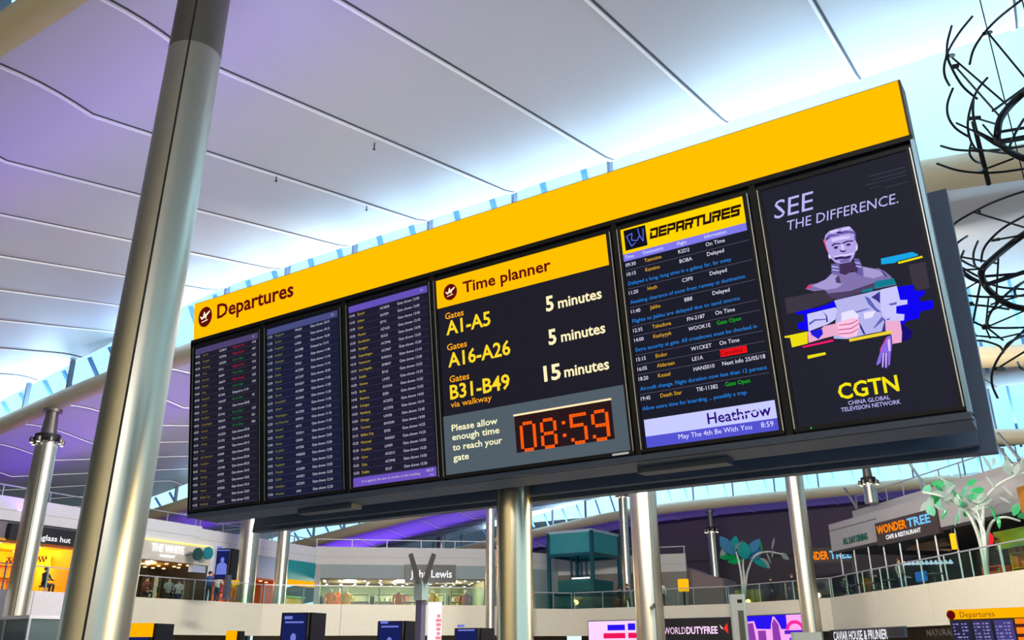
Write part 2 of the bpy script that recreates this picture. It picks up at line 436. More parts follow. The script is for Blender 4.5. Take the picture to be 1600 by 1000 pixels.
fr = bthing('display_stand', 'long dark steel frame holding the departures screens, on a central post', 'frame', 3.6, 1.34)
F = Face(fr, 3.6, 1.34)
F.slab('front_panel', DARK, -.04, 1.33, 7.27, 3.19, -.16, -.03)
for a in (1.075, 2.19, 3.255, 5.065, 6.178): F.slab('mullion', BEZ, a - .022, 1.345, a + .022, 3.16, -.03, .02)
F.slab('top_rail', BEZ, -.04, 3.16, 7.27, 3.195, -.03, .03)
F.slab('side_rail', mat('sky_tinted_rail', (120, 150, 175), .3, .7), 7.252, 1.345, 7.275, 3.16, -.03, .03)  # pale blue of the reflected sky put into this rail's colour
F.slab('side_rail', BEZ, -.04, 1.345, -.03, 3.16, -.03, .03)
F.slab('bottom_rail', DARK, -.04, 1.305, 7.27, 1.345, -.16, .03)
# sloping tray, beams and trunking under the screens
def fb(name, m, pts, x0, x1):
    return MB().prism([(x0, y, z) for y, z in pts], (x1 - x0, 0, 0)).build(name, m, fr)
XL, XR = -7.73, -.45
fb('lower_tray', DARK2, [(5.87, 2.895), (6.16, 2.88), (6.20, 2.96), (5.90, 2.97)], XL, XR)
fb('cable_tray', DARK2, [(6.22, 2.98), (6.4, 2.98), (6.4, 3.06), (6.22, 3.06)], XL + .1, -4.45)
fb('cable_tray', DARK2, [(6.22, 2.98), (6.4, 2.98), (6.4, 3.06), (6.22, 3.06)], -4.0, XR - .1)
fb('back_panel', mat('back_panel_grey', (70, 84, 108), .5), [(6.80, 2.86), (6.92, 2.86), (7.30, 5.1), (7.18, 5.1)], -7.9, -.40)
fb('back_rail', DARK2, [(6.70, 2.90), (6.80, 2.90), (6.80, 3.10), (6.70, 3.10)], -7.6, -.5)
for x in (-7.2, -5.8, -5.0, -3.5, -2.2, -.8): MB().bar((x, 5.95, 3.05), (x, 6.75, 3.05), .06, .10).build('cross_beam', DARK2, fr)
for x in (-6.35, -2.75): MB().box((x, 6.0, 2.84), (x + .7, 6.14, 2.885)).build('access_panel', DARK, fr)
for z in (3.15, 4.6):
    MB().box((-4.6, 6.0, z), (-3.85, 6.38, z + .1)).build('post_bracket', DARK2, fr)
p = thing('support_post', 'shiny round steel post carrying the departures board at its middle', 'post', (-4.22, 6.56, 0))
MB().lathe([(.157, 0.02), (.157, 4.9)], (-4.22, 6.56, 0), 40).build('shaft', mat('polished_steel', (205, 196, 176), .2, 1., .03, 2), p)
MB().lathe([(.3, 0), (.3, .02)], (-4.22, 6.56, 0), 32).build('base_plate', STEELD, p)

ORANGE = emi('lit_amber', (255, 188, 0), 1.0)
MAROON = emi('maroon_vinyl', (104, 14, 14), .8)
hd = bthing('lightbox_sign', 'long glowing amber lightbox reading Departures, along the top of the board', 'sign', 3.6, 3.2)
F = Face(hd, 3.6, 3.2)
F.slab('casing', mat('dark_casing', (60, 40, 30), .5), -.03, 3.197, 7.265, 3.615, -.22, .0)
F.slab('light_face', ORANGE, -.018, 3.207, 7.25, 3.605, .0, .012)
F.poly('pictogram_disc', MAROON, disc(.17, 3.423, .112), .015)
F.polys('plane_logo', emi('cream_light', (255, 240, 200), 1.), plane_icon(.17, 3.423, .112), .018)
F.texts('sign_lettering', MAROON, [(('Departures', .365, 3.365, .15), dict(width=1.15, bold=.024))], .015)

# ---- flight list screens
INK = emi('screen_white', (206, 206, 226), .85); AMB = emi('screen_amber', (214, 190, 60), .8); GRN = emi('screen_green', (30, 140, 70), .8); RED = emi('screen_red', (190, 30, 60), .8)
LINE = emi('screen_rule', (74, 72, 104), .8)
L1 = [("09:25", "Zurich", "AC0819", "Flight closed", "A18", 'r'), ("09:25", "Stuttgart", "AC0346", "Flight closed", "A21", 'r'), ("09:30", "Hamburg", "AZ2205", "Go to Gate", "A22", 'g'), ("09:30", "Cork", "BT12", "Flight closed", "A16", 'r'), ("09:35", "Brussels", "SK899", "Go to Gate", "A20", 'g'),
      ("09:35", "Geneva", "AI6079", "Flight closed", "A25", 'r'), ("09:40", "Oslo", "ID742", "Go to Gate", "A24", 'g'), ("09:40", "Reykjavik", "RO348", "Delayed to 11:10", "", 'w'), ("09:45", "Dublin", "AC6397", "Go to Gate", "A5", 'g'), ("09:50", "Zurich", "EI81", "Gate shown 08:45", "", 'w'),
      ("09:50", "Frankfurt", "ET1942", "Go to Gate", "A23", 'g'), ("09:55", "Copenhagen", "ME4315", "Gate Open", "B31", 'g'), ("09:55", "Geneva", "AC5803", "Go to Gate", "B36", 'g'), ("10:05", "Munich", "AC6324", "Gate shown 09:30", "", 'w'), ("10:10", "Athens", "ET1475", "Gate shown 09:35", "", 'w'),
      ("10:10", "Faro", "LH6941", "Gate shown 09:15", "", 'w'), ("10:15", "San Francisco", "UA949", "Gate shown 09:50", "", 'w'), ("10:20", "Frankfurt", "LH903", "Gate shown 09:30", "", 'w'), ("10:25", "Beijing", "CA7402", "Gate shown 09:25", "", 'w'), ("10:30", "Chicago", "UA929", "Gate shown 10:15", "", 'w'),
      ("10:30", "Zurich", "LX5473", "Gate shown 10:05", "", 'w'), ("10:40", "Vienna", "OS9206", "Gate shown 10:15", "", 'w'), ("10:45", "Belfast City", "EI27", "Gate shown 10:20", "", 'w'), ("11:20", "Hamburg", "LH3472", "Gate shown 10:35", "", 'w')]
d2 = "11:25 Singapore TP6401 10:15|11:25 Zurich LH924 10:15|11:30 Frankfurt LX905 10:30|11:40 Istanbul AC6788 D|11:50 Stavanger SA7429 11:00|11:55 Lisbon TP363 11:10|12:00 Dublin AC5909 11:10|12:00 Munich AC5107 10:50|12:05 Vienna RW5057 11:05|12:05 Zurich AC5839 11:20|12:10 Dusseldorf AC6362 11:30|12:15 Athens A3601 11:30|12:15 Washington AC5245 11:05|12:20 San Francisco SM9101 11:10|12:30 Newark AI171 11:20|12:35 Shanghai TG5911 11:25|12:40 Vienna OS454 12:00|13:00 St. John's SA7558 12:00|13:05 Ottawa WB5005 12:05|13:05 Reykjavik FI451 12:20|13:15 Mumbai AC6309 12:05|13:25 Dublin AC6021 12:05|13:30 Frankfurt AZ1631 12:10|13:40 Houston UA4 12:30"
d3 = "13:40 Zurich AC6828 13:00|13:45 Lisbon SA7029 13:00|13:50 Cork EI715 13:00|13:50 Munich AZ1625 13:10|13:50 Stockholm SK532 13:05|14:05 Stuttgart AC5946 13:25|14:05 Copenhagen AC6967 13:20|14:10 Vancouver RW5015 13:10|14:10 Los Angeles SM9097 13:00|14:15 Dublin EI165 13:25|14:20 Geneva LX355 13:35|14:35 Berlin AC6166 13:55|14:45 Shannon EI381 13:55|14:45 Cologne AC6952 14:05|14:50 Hamburg AC5970 14:10|14:50 Chicago UA958 13:40|15:05 Toronto RW5049 14:00|15:15 Belfast City EI935 14:25|15:20 Montreal WE4507 14:20|15:30 Frankfurt LH909 14:50|15:30 Cairo AC6512 14:20|15:35 Oslo AC9945 14:50|15:50 Dublin EI167 15:00"
def rows(d):
    R = []
    for r in d.split('|'):
        t = r.split(' '); R.append((t[0], ' '.join(t[1:-2]), t[-2], 'Delayed to 13:15' if t[-1] == 'D' else 'Gate shown ' + t[-1], '', 'w'))
    return R
def screen_base(label, a0, a1, w0=1.36, w1=3.125, name='display_screen', inner=None, face=None, group=None):
    o = bthing(name, label, 'screen', (a0 + a1) / 2, w0, group)
    F = Face(o, (a0 + a1) / 2, w0)
    b = .028
    bz = MB()
    for (x0, z0, x1, z1) in ((a0, w0, a1, w0 + b), (a0, w1 - b, a1, w1), (a0, w0 + b, a0 + b, w1 - b), (a1 - b, w0 + b, a1, w1 - b)):
        bz.box((x0 - F.a0, -.034, z0 - F.w0), (x1 - F.a0, -.002, z1 - F.w0))
    bz.build('bezel', BEZ, o, local=True)
    F.slab('silver_edge', SILVER, a0 + .001, w0 + .02, a0 + .009, w1 - .02, .03, .036)
    F.slab('silver_edge', SILVER, a1 - .009, w0 + .02, a1 - .001, w1 - .02, .03, .036)
    pn = F.slab('screen_panel', face, a0 + b, w0 + b, a1 - b, w1 - b, .002, .018)
    return o, F, pn
def flight_list(label, a0, a1, data, xs, base, bandc, textcol, foot=False, w_first=2.985, pitch=.0682):
    o, F, pn = screen_base(label, a0, a1, face=base)
    F.rects('header_band', bandc, [(xs[0] - .012, 3.022, xs[4] + .02, 3.085)], .020, pn)
    F.texts('page_lettering', INK, [(('1/3', xs[4] - .06, 3.045, .02), dict(squeeze=1.0))], .022, pn)
    T = []; D = []; FL = []; ST = {'w': [], 'g': [], 'r': []}; RL = []
    for i, (t, ds, fl, st, gt, c) in enumerate(data):
        w = w_first - i * pitch
        T.append(((t, xs[0], w, .024), dict(squeeze=.95))); D.append(((ds, xs[1], w, .024), dict(squeeze=.95)))
        FL.append(((fl, xs[2], w, .024), dict(squeeze=.95)))
        ST[c].append(((st, xs[3], w, .025), dict(squeeze=.95)))
        if gt: ST['w'].append(((gt, xs[4] - .065, w, .024), dict(squeeze=.95)))
        RL.append((xs[0] - .01, w - .021, xs[4] + .01, w - .0185))
    F.rects('row_marking', LINE, RL, .020, pn)
    F.texts('time_lettering', INK, T, .022, pn); F.texts('destination_lettering', textcol, D, .022, pn); F.texts('flight_lettering', INK, FL, .022, pn)
    F.texts('status_lettering', INK, ST['w'], .022, pn)
    if ST['g']: F.texts('status_lettering', GRN, ST['g'], .022, pn)
    if ST['r']: F.texts('status_lettering', RED, ST['r'], .022, pn)
    if foot:
        F.rects('footer_band', emi('violet_footer', (112, 84, 196), .9), [(xs[0] - .012, 1.392, xs[4] + .03, 1.473)], .020, pn)
        F.texts('footer_lettering', INK, [(('It is against the law to smoke in this building', xs[0] + .1, 1.424, .022), dict(width=.66)), (('08:59', xs[4] - .09, 1.438, .024), {}), (('4 May', xs[4] - .06, 1.404, .014), {})], .022, pn)
    return o
B1 = emi('screen_navy', (30, 28, 44), .8, True); B2 = emi('screen_blue', (24, 30, 58), .8, True); B3 = emi('screen_plum', (30, 27, 50), .8, True)
flight_list('leftmost flight list screen, with red and green gate statuses', .0, 1.05, L1, (.035, .150, .415, .628, .985), B1, emi('band_plum', (84, 72, 120), .8), emi('dim_amber', (150, 130, 60), .75))
flight_list('flight list screen second from the left, flights from 11:25 to 13:40', 1.11, 2.16, rows(d2), (1.15, 1.255, 1.535, 1.748, 2.085), B2, emi('band_slate', (78, 84, 140), .8), emi('mid_amber', (150, 145, 70), .75))
flight_list('flight list screen third from the left, with violet footer, left of the time planner', 2.225, 3.235, rows(d3), (2.262, 2.362, 2.64, 2.848, 3.18), B3, emi('band_violet', (104, 84, 190), .9), AMB, True, 2.976, .0670)

# ---- time planner
o, F, pn = screen_base('time planner sign with amber heading and gate walking times', 3.275, 5.035, name='time_planner_sign', face=emi('planner_black', (28, 27, 40), .85, True))
TG = 'planner_'
band = F.slab('heading_band', emi('planner_amber', (255, 188, 0), 1.0), 3.292, 2.842, 4.99, 3.103, .018, .026)
F.poly('pictogram_disc', MAROON, disc(3.455, 2.962, .073), .029, band)
F.polys('plane_logo', emi('cream_light', (255, 240, 200), 1.), plane_icon(3.455, 2.962, .073), .031, band)
F.texts('heading_lettering', MAROON, [(('Time planner', 3.592, 2.922, .097), dict(width=.885, bold=.022))], .029, band)
GY = emi('planner_yellow', (255, 214, 40), 1.); GO = emi('planner_orange', (255, 170, 20), 1.); CRM = emi('planner_cream', (255, 240, 190), 1.)
F.texts('gates_lettering', GO, [(('Gates', 3.378, 2.728, .055), dict(width=.20, bold=.012)), (('Gates', 3.380, 2.448, .055), dict(width=.212, bold=.012)), (('Gates', 3.388, 2.165, .055), dict(width=.207, bold=.012)), (('via walkway', 3.386, 1.948, .05), dict(width=.42, bold=.006))], .021, pn)
F.texts('gate_number_lettering', GY, [(('A1-A5', 3.382, 2.587, .118), dict(width=.467, bold=.02)), (('A16-A26', 3.384, 2.301, .118), dict(width=.64, bold=.02)), (('B31-B49', 3.385, 2.020, .118), dict(width=.61, bold=.02))], .021, pn)
mi = []
for w, n, a in ((2.588, '5', 4.394), (2.309, '5', 4.391), (2.022, '15', 4.320)):
    mi.append(((n, a, w, .118), dict(width=(.074 if n == '5' else .156), bold=.03))); mi.append((('minutes', 4.507, w + .002, .083), dict(width=.394, bold=.022)))
F.texts('minutes_lettering', CRM, mi, .021, pn)
gp = F.slab('grey_panel', emi('planner_grey', (84, 98, 108), .85, True), 3.29, 1.385, 5.0, 1.882, .018, .026)
F.texts('notice_lettering', emi('notice_cream', (255, 250, 200), 1.), [((t, 3.387, w, .052), dict(width=wd, bold=.016)) for t, w, wd in (('Please allow', 1.747, .466), ('enough time', 1.669, .478), ('to reach your', 1.583, .498), ('gate', 1.497, .16))], .029, gp)
ck = F.slab('clock_display', emi('clock_maroon', (42, 18, 22), .8, True), 4.017, 1.488, 4.888, 1.782, .026, .03)
F.slab('light_strip', emi('cream_strip', (255, 232, 180), 1.), 4.012, 1.782, 4.892, 1.797, .026, .034)
F.slab('white_tag', mat('white_tag', (230, 235, 235), .5), 4.858, 1.363, 4.993, 1.379, .034, .038)
PAT = {'0': ["01110", "10001", "10001", "10001", "10001", "10001", "10001", "10001", "01110"], '8': ["01110", "10001", "10001", "10001", "01110", "10001", "10001", "10001", "01110"],
       '5': ["11111", "10000", "10000", "11110", "00001", "00001", "00001", "10001", "01110"], '9': ["01110", "10001", "10001", "10001", "01111", "00001", "00001", "10001", "01110"]}
led = []; LED = emi('led_orange', (255, 92, 10), 1.15)
for ch, a0 in (('0', 4.062), ('8', 4.252), ('5', 4.520), ('9', 4.708)):
    cw, chh = .030, .0265
    for r, row in enumerate(PAT[ch]):
        for c, v in enumerate(row):
            if v == '1':
                x = a0 + c * cw + .002; y = 1.712 - r * chh
                led += [(x, y, x + cw * .92, y + chh * .42), (x, y - chh * .5, x + cw * .92, y - chh * .08)]
    F.rects('clock_digit_dot', LED, led, .034, ck); led = []
F.rects('clock_colon_dot', LED, [(4.452, y - .012, 4.482, y + .012) for y in (1.668, 1.57)], .034, ck)

# ---- novelty departures screen
o, F, pn = screen_base('screen with yellow DEPARTURES banner and blue notes between planner and advert', 5.09, 6.145, face=emi('hw_black', (22, 24, 40), .85, True))
bn = F.rects('heading_band', emi('banner_yellow', (255, 208, 0), 1.), [(5.119, 2.892, 6.10, 3.098)], .020, pn)
F.rects('emblem_tile', emi('emblem_black', (16, 16, 26), 1.), [(5.145, 2.917, 5.33, 3.083)], .022, pn)
def lw(p, q, t):
    d = Vector((q[0] - p[0], q[1] - p[1])); d.normalize(); n = Vector((-d.y, d.x)) * t / 2
    return [(p[0] + n.x, p[1] + n.y), (p[0] - n.x, p[1] - n.y), (q[0] - n.x, q[1] - n.y), (q[0] + n.x, q[1] + n.y)]
el = [((5.165, 3.03), (5.20, 2.94)), ((5.165, 3.03), (5.215, 3.045)), ((5.215, 3.045), (5.205, 2.99)), ((5.205, 2.99), (5.25, 2.975)), ((5.25, 2.975), (5.275, 3.01)), ((5.275, 3.01), (5.265, 3.07)), ((5.275, 3.01), (5.30, 2.955)), ((5.30, 2.955), (5.31, 3.06)), ((5.20, 2.94), (5.235, 2.965))]
F.polys('emblem_logo', emi('emblem_blue', (90, 110, 240), 1.), [lw(a, b, .007) for a, b in el], .024, pn)
LET = {'D': [(0, 0, 1, .22), (.78, 0, 1, 1), (0, .78, 1, 1), (0, 0, .22, .62)], 'E': [(0, 0, .22, 1), (0, 0, 1, .22), (.28, .40, 1, .60), (0, .78, 1, 1)], 'P': [(0, 0, .22, .62), (0, .78, 1, 1), (.78, .34, 1, 1), (.28, .34, 1, .54)],
       'A': [(0, 0, .22, 1), (.78, 0, 1, 1), (0, .78, 1, 1), (.28, .30, .78, .50)], 'R': [(0, 0, .22, .62), (0, .78, 1, 1), (.78, .5, 1, 1), (.28, .40, 1, .58), (.62, 0, .86, .40)], 'T': [(-.1, .78, 1.1, 1), (.39, 0, .61, .72)],
       'U': [(0, 0, .22, 1), (0, 0, 1, .22), (.78, 0, 1, 1)], 'S': [(0, 0, 1, .22), (.78, 0, 1, .6), (0, .40, 1, .60), (0, .40, .22, 1), (0, .78, 1.15, 1)]}
ds = []
for i, ch in enumerate('DEPARTURES'):
    for (x0, y0, x1, y1) in LET[ch]:
        x0 -= .03; x1 += .03; y0 -= .03; y1 += .03
        a = 5.357 + i * .0712; f = .063
        ds.append([(a + f * x0 + .012 * y0, 2.960 + .078 * y0), (a + f * x1 + .012 * y0, 2.960 + .078 * y0), (a + f * x1 + .012 * y1, 2.960 + .078 * y1), (a + f * x0 + .012 * y1, 2.960 + .078 * y1)])
F.polys('heading_lettering', emi('banner_brown', (36, 20, 8), 1.), ds, .023, pn)
F.rects('column_band', emi('hw_violet', (128, 122, 236), .95), [(5.119, 2.834, 6.10, 2.892)], .020, pn)
HW = emi('hw_white', (232, 228, 255), 1.); HA = emi('hw_amber', (236, 176, 40), 1.); HB = emi('hw_blue', (40, 140, 240), 1.); HG = emi('hw_green', (24, 190, 30), 1.)
F.texts('column_lettering', HW, [((t, a, 2.852, .026), dict(squeeze=.95)) for t, a in (('Time', 5.133, ), ('Destination', 5.287), ('Flight', 5.566), ('Information', 5.782))], .023, pn)
hr = [('09:30', 'Tatooine', 'R2D2', 'On Time', 'w'), ('10:15', 'Kamino', 'BOBA', 'Delayed', 'w'), 'Delayed a long, long time in a galaxy far, far away', ('11:20', 'Hoth', 'C3P0', 'Delayed', 'w'), 'Awaiting clearance of snow from runway at destination',
      ('11:40', 'Jakku', 'BB8', 'Delayed', 'w'), 'Flights to Jakku are delayed due to sand storms', ('12:35', 'Takadona', 'FN-2187', 'On Time', 'w'), ('14:00', 'Kashyyyk', 'WOOK1E', 'Gate Open', 'g'), 'Extra security at gate. All crossbows must be checked in',
      ('15:15', 'Endor', 'W1CKET', 'On Time', 'w'), ('16:05', 'Alderaan', 'LE1A', 'Cancelled', 'r'), ('18:20', 'Kessel', 'HANS010', 'Next info 25/05/18', 'w'), 'Aircraft change. Flight duration now less than 12 parsecs', ('19:45', 'Death Star', 'TIE-11382', 'Gate Open', 'g'), 'Allow extra time for boarding ... possibly a trap']
tx = {'t': [], 'd': [], 'f': [], 'b': [], 'g': [], 'r': []}; rl = []; rr = []
nw = {2: .82, 4: .90, 6: .84, 9: .93, 13: .955, 15: .79}
for i, r in enumerate(hr):
    w = 2.787 - i * .0748
    if isinstance(r, str): tx['b'].append(((r, 5.135, w, .028), dict(width=nw[i])))
    else:
        tx['t'].append(((r[0], 5.132, w, .028), dict(squeeze=.95))); tx['d'].append(((r[1], 5.289, w, .028), dict(squeeze=.95)))
        tx['f'].append(((r[2], 5.567, w, .028), dict(squeeze=.95)))
        tx[{'w': 'f', 'g': 'g', 'r': 'r'}[r[4]]].append(((r[3], 5.783, w + .002, .029), dict(squeeze=.95)))
        if r[4] == 'r': rr.append((5.778, w - .010, 5.972, w + .042))
    nx = hr[i + 1] if i + 1 < len(hr) else 'x'
    if not isinstance(nx, str): rl.append((5.125, w - .0285, 6.102, w - .0262))
F.rects('row_marking', emi('hw_rule', (120, 112, 140), .8), rl, .020, pn); F.rects('red_tile', emi('hw_red', (232, 20, 24), 1.), rr, .0215, pn)
F.texts('time_lettering', HW, tx['t'], .023, pn); F.texts('destination_lettering', HA, tx['d'], .023, pn); F.texts('flight_lettering', HW, tx['f'], .023, pn)
F.texts('note_lettering', HB, tx['b'], .023, pn); F.texts('status_lettering', HG, tx['g'], .023, pn); F.texts('status_lettering', emi('hw_darkred', (90, 0, 10), 1.), tx['r'], .024, pn)
F.rects('logo_band', emi('hw_lilac', (196, 200, 255), 1.), [(5.135, 1.472, 6.108, 1.596)], .020, pn)
F.texts('logo_lettering', emi('hw_purple', (44, 12, 120), 1.), [(('Heathrow', 5.620, 1.498, .075), dict(width=.455, bold=.016))], .023, pn)
F.polys('logo_swoosh', emi('hw_lilac', (196, 200, 255), 1.), [[(5.79, 1.512), (5.9, 1.524), (6.0, 1.538), (6.085, 1.556), (6.085, 1.563), (6.0, 1.546), (5.9, 1.532), (5.79, 1.519)]], .025, pn)
F.rects('footer_band', emi('hw_footer', (84, 84, 210), .95), [(5.135, 1.390, 6.108, 1.472)], .020, pn)
F.texts('footer_lettering', HW, [(('May The 4th Be With You', 5.389, 1.421, .034), dict(width=.538)), (('8:59', 5.992, 1.421, .036), dict(width=.086))], .023, pn)

# ---- advert screen
o, F, pn = screen_base('tall dark advert screen with statue picture at the right end of the board', 6.21, 7.245, face=emi('ad_black', (32, 33, 48), .8, True))
c8 = lambda *L: [loc(1180 + x / 4.21, 200 + y / 4.21) for x, y in L]
c9 = lambda *L: [loc(1180 + x / 3.571, 420 + y / 3.571) for x, y in L]
AT = emi('ad_lilac', (186, 178, 240), 1.); AY = emi('ad_yellow', (240, 224, 20), 1.)
F.texts('slogan_lettering', AT, [(('SEE', 6.300, 2.862, .13), dict(width=.27, shear=.18)), (('THE DIFFERENCE.', 6.372, 2.756, .068), dict(width=.735, shear=.18))], .021, pn)
F.texts('logo_lettering', AY, [(('CGTN', 6.527, 1.535, .098), dict(width=.372, bold=.022))], .021, pn)
F.texts('caption_lettering', AT, [(('CHINA GLOBAL', 6.578, 1.489, .026), dict(width=.257, bold=.01)), (('TELEVISION NETWORK', 6.527, 1.452, .026), dict(width=.365, bold=.01))], .021, pn)
F.rects('static_marking', emi('ad_dim', (72, 76, 96), .8), [(6.96, 2.985, 7.19, 2.990), (6.98, 2.955, 7.19, 2.959), (6.93, 2.93, 7.19, 2.934), (6.95, 2.90, 7.02, 2.903), (7.05, 2.88, 7.19, 2.884)], .020, pn)
def pic(name, col, pts, d, s=1.):
    L = [pts] if isinstance(pts[0], tuple) else pts; m = emi('ad_%s_%d_%d_%d' % ((name,) + col), col, s)
    if name.endswith(('print', 'crease')): return F.polys(name, m, L, d, pn)
    for q in L: F.polys(name, m, [q], d, pn)
d1 = lambda *L: [loc(1225 + x / 6.667, 340 + y / 6.667) for x, y in L]
d2 = lambda *L: [loc(1220 + x / 6.667, 440 + y / 6.667) for x, y in L]
DD = .0192
def nx():
    global DD
    DD += .0003; return DD
pic('blue_block', (16, 6, 236), [d2((1215, 60), (1385, 40), (1400, 105), (1500, 95), (1505, 140), (1450, 175), (1460, 215), (1590, 200), (1595, 290), (1460, 315), (1440, 390), (1300, 420), (1290, 460), (1255, 460), (1000, 300)), d2((160, 310), (380, 280), (510, 235), (560, 205), (600, 270), (300, 330), (300, 520), (190, 500), (180, 440), (250, 420), (250, 350), (165, 345))], nx())
pic('navy_block', (26, 14, 110), d2((1255, 440), (1380, 520), (1360, 600), (1270, 630)), nx())
pic('brown_block', (60, 54, 66), [d2((50, 180), (460, 100), (520, 130), (560, 200), (300, 290), (75, 345)), d1((1300, 500), (1480, 470), (1520, 740), (1400, 760), (1340, 690))], nx())
pic('cyan_block', (24, 164, 226), d1((1015, 435), (1340, 365), (1400, 390), (1400, 405), (1190, 460), (1160, 480), (1020, 495)), nx())
pic('yellow_block', (232, 218, 20), [d1((1190, 470), (1445, 405), (1450, 425), (1200, 490)), d2((45, 575), (285, 525), (290, 650), (125, 690), (105, 590), (50, 590)), d2((285, 775), (470, 740), (480, 765), (290, 810))], nx())
pic('statue_torso', (128, 112, 170), d1((230, 750), (270, 705), (350, 690), (440, 650), (480, 610), (510, 580), (580, 570), (700, 580), (820, 560), (820, 515), (950, 540), (990, 535), (1060, 570), (1120, 620), (1160, 690), (1180, 705), (950, 750), (560, 855), (500, 830), (430, 760), (320, 775)), nx())
pic('torso_crease', (164, 152, 208), [d1((830, 520), (950, 545), (1050, 575), (1040, 610), (940, 640), (840, 620)), d1((300, 720), (440, 655), (500, 600), (560, 610), (540, 680), (620, 700), (560, 740), (440, 760))], nx())
pic('torso_shade_crease', (78, 64, 98), [d1((440, 800), (700, 770), (960, 680), (960, 750), (560, 860), (500, 840)), d1((540, 640), (580, 610), (600, 690), (560, 690)), d1((1010, 560), (1040, 570), (1090, 630), (1060, 620))], nx())
pic('red_fringe', (214, 60, 120), [d1((228, 752), (265, 710), (300, 705), (290, 740)), d1((412, 240), (450, 235), (478, 340), (458, 365), (435, 300))], nx())
pic('statue_collar', (98, 92, 160), [d1((500, 490), (585, 480), (595, 590), (500, 580)), d1((735, 430), (790, 440), (825, 520), (825, 615), (780, 605), (750, 520))], nx())
pic('statue_scarf', (66, 48, 84), d1((590, 480), (740, 465), (780, 520), (770, 590), (720, 560), (650, 605), (590, 590)), nx())
pic('collar_crease', (190, 182, 236), [d1((505, 510), (575, 520), (575, 532), (505, 524)), d1((510, 545), (580, 555), (580, 565), (510, 558)), d1((745, 470), (800, 480), (800, 490), (748, 482)), d1((755, 505), (815, 520), (815, 532), (758, 518))], nx())
pic('statue_head', (176, 160, 226), d1((430, 230), (440, 190), (480, 150), (560, 125), (640, 105), (690, 100), (720, 130), (745, 160), (755, 200), (755, 250), (775, 290), (775, 340), (750, 370), (735, 420), (700, 470), (600, 490), (540, 475), (505, 440), (470, 420), (470, 380), (455, 330), (440, 280)), nx())
pic('hair_print', (108, 90, 168), [d1((438, 225), (480, 182), (560, 180), (600, 192), (560, 202), (500, 212), (450, 248)), d1((590, 168), (640, 142), (740, 152), (752, 182), (680, 172), (600, 188)), d1((740, 170), (756, 200), (756, 250), (740, 240))], nx())
pic('hair_shade_print', (58, 44, 108), [d1((545, 165), (590, 150), (625, 165), (580, 182)), d1((440, 240), (480, 212), (482, 222), (446, 252))], nx())
pic('hair_light_print', (210, 200, 248), [d1((480, 152), (560, 129), (580, 150), (500, 172)), d1((600, 132), (690, 104), (702, 126), (620, 146)), d1((605, 285), (625, 280), (638, 342), (603, 345)), d1((500, 230), (600, 205), (700, 200), (690, 225), (600, 240), (510, 262))], nx())
pic('face_print', (54, 38, 96), [d1((500, 300), (530, 275), (600, 275), (600, 286), (540, 289), (510, 310)), d1((610, 275), (660, 250), (730, 245), (730, 258), (670, 263), (620, 286)), d1((525, 316), (550, 305), (575, 313), (560, 334), (535, 337)), d1((650, 291), (680, 277), (705, 284), (695, 301), (665, 305)), d1((588, 342), (610, 352), (640, 355), (662, 345), (642, 370), (602, 368)), d1((530, 425), (600, 413), (640, 416), (710, 402), (700, 430), (650, 440), (600, 442), (540, 450))], nx())
pic('moustache_print', (216, 208, 252), [d1((525, 408), (570, 404), (610, 394), (640, 394), (690, 384), (742, 374), (735, 390), (690, 400), (640, 410), (600, 410), (560, 420), (535, 421)), d1((470, 400), (490, 395), (500, 430), (480, 440)), d1((756, 300), (776, 300), (774, 335), (758, 360))], nx())
pic('chin_print', (122, 104, 176), d1((585, 452), (700, 432), (690, 468), (602, 487)), nx())
pic('teal_block', (20, 122, 142), [d1((960, 670), (1150, 640), (1178, 702), (940, 748)), d1((820, 765), (930, 735), (930, 772), (820, 790))], nx())
pic('shirt', (178, 178, 232), d2((565, 205), (970, 110), (1045, 95), (1050, 300), (1080, 340), (1090, 520), (880, 560), (700, 605), (560, 600), (580, 420), (600, 300)), nx())
pic('shirt_sleeve', (198, 196, 246), [d2((1045, 92), (1215, 52), (1250, 200), (1325, 198), (1325, 243), (1210, 264), (1210, 340), (1295, 348), (1290, 412), (1100, 422), (1050, 300)), d2((285, 345), (470, 300), (580, 275), (600, 300), (580, 400), (500, 450), (300, 525))], nx())
pic('shirt_crease', (94, 98, 184), [d2((880, 160), (930, 180), (1000, 280), (1060, 330), (1000, 320), (920, 240)), d2((780, 322), (900, 290), (960, 282), (860, 315), (800, 332)), d2((1060, 370), (980, 480), (975, 500), (1085, 402)), d2((300, 440), (360, 400), (480, 394), (480, 406), (370, 416), (310, 462)), d2((1130, 240), (1215, 220), (1215, 245), (1150, 258)), d2((1100, 400), (1150, 385), (1130, 412))], nx())
pic('shirt_dark_crease', (58, 48, 136), [d2((950, 172), (1040, 112), (1042, 235), (1000, 200)), d2((440, 312), (490, 358), (502, 425), (484, 432), (478, 360)), d2((820, 420), (850, 470), (892, 555), (870, 556), (832, 482)), d2((1088, 420), (1100, 420), (1100, 520), (1060, 525))], nx())
pic('shirt_light_crease', (228, 222, 255), [d2((640, 332), (760, 302), (825, 360), (800, 402), (640, 424)), d2((870, 330), (1000, 310), (960, 380), (880, 400))], nx())
pic('forearm', (232, 168, 204), [d2((290, 530), (430, 500), (460, 470), (600, 440), (615, 560), (480, 592), (300, 645)), d2((1095, 422), (1250, 412), (1270, 540), (1265, 640), (1170, 656), (1160, 560), (1100, 520))], nx())
pic('blue_patch', (30, 26, 214), d2((315, 522), (440, 500), (450, 552), (402, 606), (332, 562)), nx())
pic('clasped_hand_print', (248, 192, 222), d2((596, 435), (760, 385), (818, 398), (832, 480), (800, 570), (700, 592), (615, 572)), nx())
